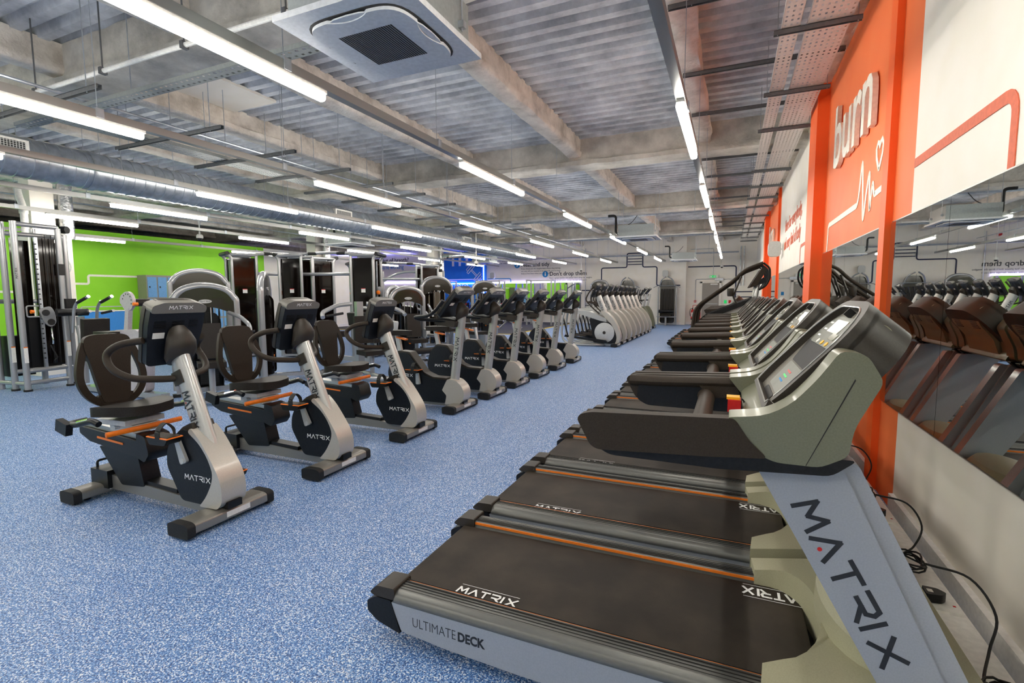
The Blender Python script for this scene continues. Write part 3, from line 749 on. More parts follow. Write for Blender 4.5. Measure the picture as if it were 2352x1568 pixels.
clock(-11.739, 5.3, 2.05, 'round white clock on the near boxed column', 'x')
clock(-11.739, 19.0, 2.03, 'round white clock on the boxed column by the blue bay', 'x')
o = B().m('blue_g').box(-11.74, -11.73, 18.85, 19.2, 1.5, 1.75).build('column_sign'); tag(o, 'small blue sign under the clock on the far column', 'sign')
# cctv domes, speakers, detectors
for x, y, z, lab in ((-11.6, 8.0, 2.85, 'white dome camera hanging before the green wall'), (-8.0, 15.2, 2.55, 'white dome camera hanging by the end of the round duct'), (-6.9, 24.3, 2.7, 'white dome camera near the navy ladder graphic'), (-0.45, 25.3, 2.75, 'white dome camera near the exit sign')):
    t = thing('dome_camera', lab, 'security camera', (x, y, z), group='ceiling-hung dome cameras')
    B().m('white_p').lathe([(0.015, top_at(x, y)-z), (0.015, 0.09), (0.05, 0.09), (0.07, 0.06), (0.075, 0.0), (0.06, 0.0), (0.001, 0.0)], n=16).build('stem', t)
    B().m('black').lathe([(0.055, 0.0), (0.05, -0.03), (0.03, -0.05), (0.001, -0.056)], n=14).build('dome', t)
for x, y, z, lab in ((0.86, 12.9, 2.48, 'oval white loudspeaker on the right wall'), (-3.0, 25.6, 2.5, 'white loudspeaker on the far wall'), (-12.4, 25.55, 2.6, 'loudspeaker beside the blue pillar'), (-12.1, 18.62, 2.9, 'grey loudspeaker on the far column')):
    t = thing('wall_speaker', lab, 'loudspeaker', (x, y, z)); B().m('grey_p').prism(round_poly([(-0.13, -0.17), (0.13, -0.17), (0.13, 0.17), (-0.13, 0.17)], 0.09), -0.09, 0.07, bev=0.03).build('cabinet', t)
    B().m('white_p').box(-0.02, 0.15 if x > 0 else 0.02, 0.05, 0.12, -0.02, 0.02).build('bracket', t)
# exit corner
t = thing('exit_sign', 'green and white running-man exit sign above the grey door', 'exit sign', (-0.85, 26.16, 2.34))
B().m('white_p').box(-0.24, 0.24, -0.03, 0.03, -0.07, 0.07, 0.01).build('case', t)
b = B().m('exit_g'); b.box(-0.14, 0.14, -0.035, -0.031, -0.055, 0.055); b.build('legend', t)
b = B().m('txt_w'); b.box(-0.12, -0.04, -0.038, -0.036, -0.035, 0.035); b.box(0.0, 0.05, -0.038, -0.036, -0.01, 0.01); b.box(0.07, 0.1, -0.038, -0.036, -0.04, 0.02); b.box(0.075, 0.095, -0.038, -0.036, 0.025, 0.045); b.build('pictogram', t)
t = thing('break_glass_unit', 'red fire alarm call point left of the grey door', 'fire alarm', (-1.63, 26.17, 1.14)); B().m('red').box(-0.05, 0.05, -0.03, 0.03, -0.05, 0.05, 0.006).build('case', t); B().m('label').box(-0.025, 0.025, -0.034, -0.03, -0.02, 0.02).build('label_plate', t)
b = B().m('galv'); b.tube([(-1.63, 26.18, 1.2), (-1.63, 26.18, 2.22), (-0.75, 26.18, 2.22)], 0.012, 6, rnd=0.08); b.box(-0.75, -0.38, 26.12, 26.19, 2.14, 2.26); b.tube([(-0.38, 26.17, 2.2), (0.1, 26.17, 2.2)], 0.01, 6); b.tube([(-0.85, 26.18, 2.42), (-0.85, 26.18, 3.68), (-1.9, 26.18, 3.68)], 0.011, 6, rnd=0.08); b.cyl((0.35, 26.15, 1.9), (0.35, 26.15, 3.75), 0.022, 6); b.cyl((0.5, 26.15, 1.9), (0.5, 26.15, 3.75), 0.022, 6)
tag(b.build('wall_conduit'), 'grey conduits and junction box around the grey door', 'conduit')
b = B().m('galv'); b.cyl((-7.05, 25.66, 0.8), (-7.05, 25.66, 3.9), 0.018, 6); tag(b.build('wall_conduit'), 'single upright conduit on the far wall beside the mirror end', 'conduit')
t = thing('smoke_detector', 'small red sounder high on the far wall', 'fire alarm', (-7.45, 25.66, 3.75)); B().m('red').lathe([(0.001, -0.09), (0.06, -0.08), (0.07, 0), (0.07, 0.03)], axis='y', n=14).build('case', t)
for k, (x, z, mt, lab) in enumerate(((-0.26, 1.12, 'exit_g', 'small green notice right of the grey door'), (-0.06, 1.12, 'red', 'small red notice right of the grey door'), (-0.12, 1.5, 'blue_g', 'small blue notice right of the grey door'))):
    o = B().m(mt).box(x-0.06, x+0.06, 26.19, 26.197, z-0.08, z+0.08).build('notice_plate'); tag(o, lab, 'sign')
t = thing('fire_extinguisher', 'red fire extinguisher on a stand left of the grey door', 'fire extinguisher', (-1.72, 25.95, 0))
B().m('red').lathe([(0.001, 0.25), (0.07, 0.25), (0.08, 0.28), (0.08, 0.66), (0.06, 0.73), (0.03, 0.76), (0.001, 0.76)], n=20).build('cylinder', t)
b = B().m('black'); b.box(-0.02, 0.02, -0.06, 0.02, 0.76, 0.83); b.tube([(0, 0, 0.79), (-0.1, 0, 0.78), (-0.14, -0.02, 0.6), (-0.1, -0.03, 0.42)], 0.012, 8, rnd=0.06); b.lathe([(0.082, 0.25), (0.083, 0.25), (0.083, 0.31), (0.081, 0.31)], n=20); b.build('valve_and_hose', t)
B().m('label').box(-0.05, 0.05, -0.085, -0.078, 0.4, 0.6).build('label_plate', t)
b = B().m('red'); b.tube([(-0.1, 0.1, 0.012), (-0.1, -0.08, 0.012), (0.1, -0.08, 0.012), (0.1, 0.1, 0.012)], 0.012, 8); b.tube([(0, 0.1, 0.012), (0, 0.1, 0.95), (0.2, 0.1, 0.95)], 0.012, 8, rnd=0.05); b.build('stand', t)
t = thing('fire_extinguisher', 'second fire extinguisher half hidden behind the first treadmill rails', 'fire extinguisher', (-1.42, 25.98, 0))
B().m('red').lathe([(0.001, 0.0), (0.06, 0.0), (0.065, 0.03), (0.065, 0.6), (0.05, 0.66), (0.02, 0.7), (0.001, 0.7)], n=16).build('cylinder', t); B().m('black').box(-0.02, 0.02, -0.06, 0.02, 0.69, 0.75).build('valve', t)
B().m('label').box(-0.04, 0.04, -0.07, -0.062, 0.36, 0.5).build('label_plate', t)
# lockers and the blue cabinet by the green wall
t = thing('locker_block', 'grey locker block with pale blue doors against the green wall', 'lockers', (-17.22, 9.75, 0))
B().m('lock_g').box(0, 0.45, 0, 2.85, 0, 2.16, 0.005).build('carcass', t)
for i in range(9):
    for j in range(3):
        d = B().m('lock_b').box(0.451, 0.462, 0.03+i*0.313, 0.03+i*0.313+0.27, 0.08+j*0.69, 0.08+j*0.69+0.64, 0.003).build('door', t)
        B().m('black').box(0.462, 0.475, 0.07+i*0.313, 0.10+i*0.313, 0.38+j*0.69, 0.43+j*0.69).build('latch', d)
t = thing('cabinet', 'blue cabinet with a light top in front of the green wall', 'cabinet', (-17.2, 7.9, 0))
B().m('bluebox').box(0, 0.6, 0, 1.1, 0.03, 1.06, 0.005).build('body', t); B().m('cream').box(-0.0, 0.63, -0.02, 1.12, 1.06, 1.09, 0.003).build('top', t)
b = B().m('grey_p'); b.tube([(0.6, 0.0, 1.09), (0.6, 0.0, 1.2), (0.6, 1.1, 1.2), (0.6, 1.1, 1.09)], 0.015, 8, rnd=0.05); b.build('rail', t)
# socket trunking along the right wall
t = thing('socket_trunking', 'white floor trunking with sockets running along the right wall', 'trunking', (0.88, 0, 0))
B().m('trunk').box(-0.07, 0.07, -1.0, 11.0, 0.0, 0.1, 0.006).build('trunking_body', t)
for k in range(10):
    y = 1.72 + k*0.92
    s_ = B().m('white_p').box(-0.055, 0.055, y-0.08, y+0.08, 0.1, 0.112, 0.003).build('socket_plate', t)
    B().m('red').box(0.035, 0.045, y-0.03, y-0.02, 0.1125, 0.1135).build('neon', s_)
# ================================================================== TREADMILLS (built at y = 0, x as in the room)
def shift(t, ox):
    """put the thing's origin at its base while its parts stay where they are"""
    for ch in list(t.children):
        if ch.data: ch.data.transform(Matrix.Translation((-ox, 0, 0)))
        for g in ch.children:
            if g.data: g.data.transform(Matrix.Translation((-ox, 0, 0)))
    t.location.x += ox
def make_treadmill():
    t = thing('treadmill', '', 'treadmill', group='treadmills in the long row by the mirrors')
    # belt
    B().m('belt').prism([(-1.30, 0.165), (-1.315, 0.185), (-1.30, 0.2), (0.3, 0.205), (0.3, 0.15), (-1.30, 0.15)], -0.285, 0.285, rnd=0.008).build('belt', t)
    b = B().m('txt_w')
    logo(b, (-1.03, -0.272, 0.2032), (1, 0, 0), (0, 1, 0), 0.042, 0.27, 0.2, 0.0006, bars=(0.06,)); b.build('belt_lettering', t); b = B().m('txt_w'); logo(b, (0.34-0.005, 0.245, 0.2065), (-1, 0, 0), (0, -1, 0), 0.05, 0.25, 0.2, 0.0006, bars=(0.07, -0.022))
    b.build('belt_lettering', t)
    for s_ in (-1, 1):
        y0, y1 = sorted((s_*0.295, s_*0.405))
        # rail: top is grooved, the outer shoulder rounds over
        pr = [(0.305, 0.205), (0.305, 0.222), (0.315, 0.227), (0.385, 0.226), (0.408, 0.212), (0.416, 0.19), (0.412, 0.178), (0.295, 0.178)]
        pr = round_poly(pr, 0.008, 3); pr = [(s_*p[0], p[1]) for p in pr]
        r = B().m('deckrail').prism(pr, -1.245, 0.2, 'x'); r = r.build('side_rail', t)
        g = B().m('dark_slot')
        for k in range(5): g.box(-1.243, 0.2, s_*(0.312+k*0.0155)-0.0012, s_*(0.312+k*0.0155)+0.0012, 0.2285 - k*0.0009, 0.2325 - k*0.0014)
        g.build('grooves', r)
        B().m('org_line').box(-1.24, 0.22, s_*0.303-0.003, s_*0.303+0.003, 0.210, 0.2215).build('orange_trim', t)
        # silver side panel, its lower edge rising to the rear
        pn = B().m('tm_silver').prism(round_poly([(-1.265, 0.178), (0.5, 0.178), (0.5, 0.035), (-0.7, 0.035), (-1.02, 0.045), (-1.215, 0.062)], 0.008, 2), s_*0.36, s_*0.408, bev=0.004)
        pn = pn.build('side_panel', t)
        if s_ < 0:
            add_text('ULTIMATE', 0.058, 'panel_lettering', 'txt_d', pn, (-1.16, -0.4085, 0.098), (1, 0, 0), (0, 0, 1), 0.0004, -0.001, width=0.78)
            add_text('DECK', 0.052, 'panel_lettering', 'txt_d', pn, (-0.945, -0.4085, 0.098), (1, 0, 0), (0, 0, 1), 0.0004, 0.0018, width=0.86)
        # rear cap
        c = B().m('black').prism(round_poly([(-1.265, 0.185), (-1.34, 0.185), (-1.385, 0.16), (-1.385, 0.115), (-1.335, 0.08), (-1.215, 0.05), (-1.262, 0.178)], 0.012, 3), s_*0.285, s_*0.412, bev=0.01).build('end_cap', t)
        B().m('charcoal').prism(round_poly([(-1.243, 0.19), (-1.35, 0.19), (-1.37, 0.2), (-1.335, 0.236), (-1.243, 0.24)], 0.012, 3), s_*0.292, s_*0.412, bev=0.012).build('cap_top', c)
        # levelling foot
        b = B().m('black_m'); b.lathe([(0.001, 0.0), (0.035, 0.0), (0.035, 0.012), (0.012, 0.025), (0.01, 0.06), (0.001, 0.06)], c=(-0.95, s_*0.33, 0), n=14); b.build('foot', t)
    b = B().m('black_m'); b.box(-1.2, 0.69, -0.35, 0.35, 0.045, 0.15); b.box(0.5, 0.68, -0.33, 0.33, 0.0, 0.05); b.cyl((-1.29, -0.28, 0.155), (-1.29, 0.28, 0.155), 0.03, 14); b.build('under_frame', t)
    # motor hood: plan is notched round the belt, then a dome behind
    arc = [(0.36-0.10*math.sin(a), -0.285*math.cos(a)) for a in [PI*k/12 for k in range(13)]]
    pl = [(0.13, -0.3)] + [(0.25+0.0, -0.285)]*0 + [(0.19, -0.285)] + [(0.19+0.14*math.sin(PI*k/12), -0.285*math.cos(PI*k/12)) for k in range(13)] + [(0.19, 0.285), (0.13, 0.3), (0.12, 0.415), (0.55, 0.415), (0.70, 0.36), (0.70, -0.36), (0.55, -0.415), (0.12, -0.415)]
    def hood(q):
        x, y, z = q
        if z > 0.2: z += 0.085*min(1, max(0, (x-0.12)/0.3))**0.8 - 0.05*max(0, (x-0.6))
        return (x, y, z)
    B().m('olive_l').prism(pl, 0.05, 0.255, 'z', 0.016, 2, fn=hood).build('motor_hood', t)
    B().m('olive_l').loft([[(0.34+0.0+q*(0.03 if abs(0) else 0.03), 0, 0) for q in (0,)]*0 or [(cx_+rx*math.cos(2*PI*k/32), ry*math.sin(2*PI*k/32)*1.0, z) for k in range(32)] for cx_, rx, ry, z in ((0.49, 0.175, 0.33, 0.30), (0.485, 0.165, 0.32, 0.38), (0.485, 0.13, 0.28, 0.42), (0.485, 0.07, 0.18, 0.435))]).build('hood_dome', t)
    b = B().m('dark_slot'); b.box(0.69, 0.704, -0.12, 0.12, 0.09, 0.2); b.build('power_inlet', t)
    # masts
    ax = Vector((0.52, 0, -0.84)).normalized()
    for s_ in (-1, 1):
        m_ = B().m('tm_silver'); y0, y1 = sorted((s_*0.375, s_*0.325))
        P = [(0.065, 0.97), (0.30, 0.97), (0.655, 0.2), (0.72, 0.045), (0.58, 0.045), (0.42, 0.335)]
        m_.prism(round_poly(P, 0.02, 3), y0, y1, bev=0.007); m_ = m_.build('mast', t)
        P = [(0.30, 0.97), (0.345, 0.97), (0.72, 0.2), (0.785, 0.045), (0.72, 0.045), (0.655, 0.2)]
        B().m('tm_silver').prism(round_poly(P, 0.015, 3), s_*0.36, s_*0.28, bev=0.012).build('rear_channel', m_)
        if s_ < 0:
            e = B().m('txt_d'); logo(e, (0.185, -0.3755, 0.828), (0.485, 0, -0.8745), (0.8745, 0, 0.485), 0.066, 0.50, 0.2, 0.0006, dot='red'); e.build('mast_lettering', m_)
    # hand rails
    for s_ in (-1, 1):
        G = [(-0.455, 1.045), (-0.445, 1.062), (-0.41, 1.072), (0.02, 1.09), (0.06, 1.03), (0.11, 0.982), (-0.05, 0.968), (-0.385, 0.95), (-0.41, 0.962)]
        g = B().m('grip').prism(round_poly(G, 0.014, 3), s_*0.405, s_*0.445, bev=0.012)
        g.tube([(-0.43, s_*0.40, 1.045), (-0.30, s_*0.392, 1.048), (0.03, s_*0.39, 1.062)], 0.036, 14, ry=0.026)
        g.prism(round_poly([(-0.13, 1.05), (0.03, 1.07), (0.05, 1.0), (-0.06, 0.99)], 0.02, 3), s_*0.36, s_*0.41, bev=0.01)
        r = g.build('handrail_grip', t)
        B().m('black').prism(round_poly([(-0.39, 1.035), (0.04, 1.05), (0.14, 0.99), (0.33, 1.0), (0.27, 0.948), (-0.02, 0.93), (-0.35, 0.932), (-0.40, 0.96)], 0.02, 3), s_*0.375, s_*0.43, bev=0.01).build('rail_underside', t)
        # olive arm sweeping up behind the console
        Pb = [(0.0, 1.092), (0.045, 1.035), (0.085, 0.99), (0.13, 0.972), (0.24, 0.972), (0.305, 1.01), (0.315, 1.09), (0.375, 1.22), (0.335, 1.29), (0.275, 1.30), (0.225, 1.22), (0.165, 1.145), (0.10, 1.105)]
        a_ = B().m('olive').prism(round_poly(Pb, [0.01, 0.03, 0.03, 0.02, 0.02, 0.02, 0.03, 0.02, 0.02, 0.02, 0.03, 0.05, 0.04], 3), s_*0.335, s_*0.44, bev=0.02, seg=3)
        a_ = a_.build('console_arm', t)
        B().m('dark_slot').prism([(0.205, 0.973), (0.2065, 0.973), (0.3115, 1.22), (0.31, 1.225)], s_*0.4395, s_*0.4412).build('seam', a_)
        B().m('olive').prism(round_poly([(0.10, 1.06), (0.16, 1.075), (0.235, 1.16), (0.27, 1.25), (0.33, 1.25), (0.30, 1.04), (0.2, 0.99)], 0.02, 3), s_*0.25, s_*0.35).build('side_tray', a_)
    b = B().m('grip'); b.tube([(-0.095, -0.385, 0.995), (-0.085, -0.30, 1.0), (-0.085, 0.30, 1.0), (-0.095, 0.385, 0.995)], 0.034, 14); o = b.build('cross_bar', t)
    b = B().m('chrome'); b.cyl((-0.085, -0.26, 1.0), (-0.085, -0.13, 1.0), 0.0292, 16); b.cyl((-0.085, 0.13, 1.0), (-0.085, 0.26, 1.0), 0.0292, 16); b.build('sensor_plate', o)
    b = B().m('olive'); b.prism(round_poly([(0.04, 1.03), (0.12, 1.09), (0.27, 1.09), (0.33, 0.99), (0.1, 0.97)], 0.03, 3), -0.36, 0.36, bev=0.015); b.build('console_base', t)
    b = B().m('red'); b.box(0.0, 0.045, -0.035, 0.035, 1.02, 1.065, 0.008); o = b.build('stop_key', t)
    B().m('yellow').box(-0.004, 0.041, -0.025, 0.025, 1.0651, 1.074, 0.003).build('key_top', o)
    b = B().m('cable'); b.tube([(0.02, 0.03, 1.03), (0.03, 0.05, 1.06), (0.06, 0.06, 1.05), (0.05, 0.05, 0.98), (0.03, 0.04, 0.95)], 0.003, 6, rnd=0.02); b.build('safety_cord', o)
    # console slab in its own tilted frame: s up the slope, n out towards the runner
    O = Vector((0.115, 0, 1.052)); S = Vector((0.66, 0, 0.751)); Nn = Vector((-0.751, 0, 0.66))
    def C(y, s_, n): p = O + S*s_ + Nn*n; return (p.x, y, p.z)
    def slab_(b, poly, n0, n1, bev=0, seg=2):
        return b.prism(poly, n0, n1, 'z', bev, seg, fn=lambda q: C(q[0], q[1], q[2]))
    out = round_poly([(-0.25, -0.03), (0.25, -0.03), (0.315, 0.08), (0.315, 0.355), (0.20, 0.465), (-0.20, 0.465), (-0.315, 0.355), (-0.315, 0.08)], [0.06, 0.06, 0.05, 0.12, 0.14, 0.14, 0.12, 0.05], 4)
    slab_(B().m('charcoal'), out, -0.105, 0.014, 0.022, 3).build('console_body', t)
    ow = [p for p in out if p[1] > 0.1]; i0 = next(i for i, p in enumerate(ow) if p[0] > 0); 
    up_ = sorted([p for p in out if p[1] > 0.0], key=lambda p: math.atan2(p[1]-0.05, p[0]))
    iw = [(p[0]*0.87, 0.19+(p[1]-0.19)*0.90) for p in up_]
    slab_(B().m('charcoal'), up_ + iw[::-1], 0.0, 0.04, 0.008, 2).build('raised_surround', t)
    inn = [(p[0]*0.88, 0.20+(p[1]-0.20)*0.92) for p in out]
    f = slab_(B().m('face'), inn, 0.008, 0.016, 0.003).build('console_face', t)
    slab_(B().m('dark_slot'), round_poly([(-0.17, 0.185), (0.17, 0.185), (0.26, 0.285), (-0.26, 0.285)], 0.02, 3), 0.0155, 0.0185).build('tray_recess', f)
    slab_(B().m('dark_slot'), round_poly([(-0.1, 0.0), (0.1, 0.0), (0.12, 0.06), (-0.12, 0.06)], 0.02, 3), 0.0155, 0.0185).build('cup_recess', f)
    slab_(B().m('screen'), round_poly([(-0.13, 0.07), (0.13, 0.07), (0.16, 0.18), (-0.16, 0.18)], 0.015, 3), 0.0155, 0.0195).build('button_panel', f)
    slab_(B().m('screen'), round_poly([(-0.2, 0.28), (0.2, 0.28), (0.22, 0.36), (0.13, 0.405), (-0.13, 0.405), (-0.22, 0.36)], 0.03, 3), 0.0155, 0.022, 0.002).build('display_overlay', f)
    slab_(B().m('lcd'), [(-0.09, 0.335), (0.09, 0.335), (0.09, 0.39), (-0.09, 0.39)], 0.022, 0.0235).build('lcd_window', f)
    slab_(B().m('lcd'), [(-0.13, 0.31), (-0.04, 0.31), (-0.04, 0.335), (-0.13, 0.335)], 0.022, 0.0235).build('lcd_window', f)
    for (y, s_, mt) in ((-0.1, 0.292, 'yellow'), (-0.02, 0.292, 'yellow'), (0.06, 0.292, 'white_p')):
        slab_(B().m(mt), [(y+0.016*math.cos(2*PI*k/10), s_+0.009*math.sin(2*PI*k/10)) for k in range(10)], 0.022, 0.0245).build('button', f)
    b = B()
    for k, mt in enumerate(('blue_g', 'exit_g', 'red')):
        b.m(mt); slab_(b, [(-0.04, 0.105+k*0.02), (0.04, 0.105+k*0.02), (0.045, 0.112+k*0.02), (-0.045, 0.112+k*0.02)], 0.0195, 0.0202)
    b.m('txt_w')
    for k in range(3): slab_(b, [(0.12, 0.31+k*0.03), (0.17, 0.31+k*0.03), (0.17, 0.317+k*0.03), (0.12, 0.317+k*0.03)], 0.022, 0.0228)
    b.build('panel_print', f)
    slab_(B().m('dark_slot'), [(-0.006, 0.405), (0.006, 0.405), (0.006, 0.432), (-0.006, 0.432)], 0.012, 0.0415).build('slot', f)
    b = B().m('silver'); b.tube([C(p[0], p[1], 0.041) for p in iw], 0.0025, 6); b.build('rim_line', f)
    # rear shell
    Pr = [(0.16, 1.02), (0.31, 1.02), (0.345, 1.13), (0.425, 1.23), (0.45, 1.30), (0.43, 1.355), (0.385, 1.37), (0.16, 1.12)]
    rs = B().m('olive_l').prism(round_poly(Pr, 0.02, 3), -0.235, 0.235, bev=0.045, seg=3).build('rear_shell', t)
    b = B().m('dark_slot')
    for k in range(7):
        for s_ in (-0.14, 0.14): b.box(0.398+k*0.006, 0.404+k*0.006+0.006, s_-0.05, s_+0.05, 1.20+k*0.0115, 1.2045+k*0.0115)
    b.build('vents', rs)
    shift(t, -0.3)
    return t
TM0 = make_treadmill()
TMN = ['treadmill nearest the camera, its deck lettering fully in view', 'second treadmill from the camera, just behind the nearest one'] + [w_ + ' treadmill from the camera in the row by the mirrors' for w_ in ('third', 'fourth', 'fifth', 'sixth', 'seventh', 'eighth', 'ninth', 'tenth')]
for k in range(10):
    y = 2.01 + 0.92*k
    o = TM0 if k == 0 else copy_tree(TM0)
    o['label'] = TMN[k]; o.location.y = y
for k in range(5):
    o = copy_tree(TM0); o['label'] = ['first', 'second', 'third', 'fourth', 'fifth'][k] + ' treadmill beyond the stair climbers, mostly hidden by them'; o.location.y = 14.6+0.95*k; o.location.x -= 0.2

# ================================================================== BIKES
def console_head(t, O, S, Nn, wd, ht, thick=0.06):
    """display seen from its back: charcoal shell, grey cap with lettering, vents, label, screen on the rider's side"""
    O, S, Nn = Vector(O), Vector(S).normalized(), Vector(Nn).normalized()
    def C(q): p = O + S*q[1] + Nn*q[2]; return (p.x, q[0], p.z)
    h = wd/2
    out = round_poly([(-h*0.86, 0), (h*0.86, 0), (h, ht*0.62), (h*0.98, ht*0.93), (h*0.6, ht), (-h*0.6, ht), (-h*0.98, ht*0.93), (-h, ht*0.62)], [0.03, 0.03, 0.03, 0.03, 0.05, 0.05, 0.03, 0.03], 3)
    bd = B().m('shell').prism(out, -thick, 0, 'z', 0.018, 3, fn=C).build('console_shell', t)
    B().m('charcoal').prism([(p[0]*1.02, ht/2+(p[1]-ht/2)*1.02) for p in out], -thick-0.004, -thick*0.62, 'z', 0.006, 2, fn=C).build('front_bezel', bd)
    B().m('screen').prism([(p[0]*0.8, ht/2+(p[1]-ht/2)*0.8) for p in out], -thick-0.008, -thick-0.003, 'z', fn=C).build('display', bd)
    cap = round_poly([(-h*0.99, ht*0.84), (h*0.99, ht*0.84), (h*0.985, ht*0.95), (h*0.6, ht*1.005), (-h*0.6, ht*1.005), (-h*0.985, ht*0.95)], 0.02, 3)
    cp = B().m('chargrey').prism(cap, -thick*1.05, 0.012, 'z', 0.01, 3, fn=C).build('console_cap', t)
    e = B().m('txt_w'); yv = Vector((0, 1, 0))
    p = O + S*(ht*0.905) + Nn*0.013
    logo(e, (p.x, -wd*0.2, p.z), (0, 1, 0), S, 0.022, wd*0.42, 0.2, 0.0006); e.build('cap_lettering', cp)
    v = B().m('black')
    for (c, l) in ((-0.30, 0.2), (0.02, 0.22), (0.30, 0.16)):
        for k in range(5): v.prism([((c-l/2)*wd, ht*(0.6+k*0.025)), ((c+l/2)*wd, ht*(0.6+k*0.025)), ((c+l/2)*wd, ht*(0.61+k*0.025)), ((c-l/2)*wd, ht*(0.61+k*0.025))], 0.0, 0.004, 'z', fn=C)
    v.build('vents', bd)
    B().m('label').prism([(-wd*0.40, ht*0.44), (-wd*0.2, ht*0.44), (-wd*0.2, ht*0.53), (-wd*0.40, ht*0.53)], 0.0, 0.003, 'z', fn=C).build('label_plate', bd)
    return C
def foot_bar(t, x0, x1, hy, name='front_foot'):
    f = B().m('foot').prism(round_poly([(x0, 0.028), (x1, 0.028), (x1, 0.085), (x1-0.03, 0.098), (x0+0.03, 0.098), (x0, 0.085)], 0.012, 3), -hy+0.05, hy-0.05).build(name, t)
    b = B().m('black_m')
    b.prism(round_poly([(x0-0.003, 0.012), (x1+0.003, 0.012), (x1+0.004, 0.088), (x1-0.03, 0.1), (x0+0.03, 0.1), (x0-0.004, 0.088)], 0.015, 3), hy-0.052, hy, bev=0.012); b.build('end_cap', f)
    b = B().m('black_m'); b.prism(round_poly([(x0-0.003, 0.012), (x1+0.003, 0.012), (x1+0.004, 0.088), (x1-0.03, 0.1), (x0+0.03, 0.1), (x0-0.004, 0.088)], 0.015, 3), -hy, -hy+0.052, bev=0.012); b.build('end_cap', f)
    for s_ in (-1, 1): B().m('black_m').cyl(((x0+x1)/2, s_*(hy-0.12), 0), ((x0+x1)/2, s_*(hy-0.12), 0.03), 0.022, 10).build('levelling_pad', f)
    b = B().m('label'); b.box(x1-0.004, x1+0.001, -0.05, 0.12, 0.045, 0.08); b.build('label_plate', f)
def pedal(t, c, a, s_, r=0.17):
    """crank arm from centre c at angle a with its strapped pedal outside"""
    e = (c[0]+r*math.cos(a), c[2]+r*math.sin(a)); n = (-math.sin(a), math.cos(a))
    pr = [(c[0]+n[0]*0.035-math.cos(a)*0.02, c[2]+n[1]*0.035-math.sin(a)*0.02), (e[0]+n[0]*0.016, e[1]+n[1]*0.016), (e[0]-n[0]*0.016, e[1]-n[1]*0.016), (c[0]-n[0]*0.035-math.cos(a)*0.02, c[2]-n[1]*0.035-math.sin(a)*0.02)]
    k = B().m('silver').prism(round_poly(pr, 0.02, 4), c[1], c[1]+s_*0.02, bev=0.004).build('crank', t)
    B().m('grey_p').lathe([(0.001, 0.0), (0.018, 0.0), (0.018, s_*0.006), (0.001, s_*0.006)], axis='y', c=(c[0], c[1]+s_*0.02, c[2]), n=12).build('crank_bolt', k)
    y0 = c[1]+s_*0.03; y1 = c[1]+s_*0.13
    p = B().m('black').prism(round_poly([(e[0]-0.10, e[1]+0.012), (e[0]+0.10, e[1]+0.012), (e[0]+0.07, e[1]-0.03), (e[0]-0.08, e[1]-0.035)], 0.015, 3), y0, y1, bev=0.006).build('pedal', t)
    B().m('org').box(e[0]-0.10, e[0]+0.10, min(y0, y1)-0.002, max(y0, y1)+0.002, e[1]+0.011, e[1]+0.017).build('pedal_trim', p)
    B().m('grip').box(e[0]-0.09, e[0]+0.09, min(y0, y1)+0.008, max(y0, y1)-0.008, e[1]+0.016, e[1]+0.021).build('pedal_tread', p)
    st = B().m('black_m').rect_sweep(spline([(e[0]+0.02, y0, e[1]+0.01), (e[0]+0.015, y0+s_*0.005, e[1]+0.06), (e[0]+0.01, (y0+y1)/2, e[1]+0.10), (e[0]+0.01, y1-s_*0.005, e[1]+0.06), (e[0]+0.01, y1, e[1]+0.01)], 4), 0.045, 0.005, up=(0, 0.3, 1)).build('toe_strap', p)

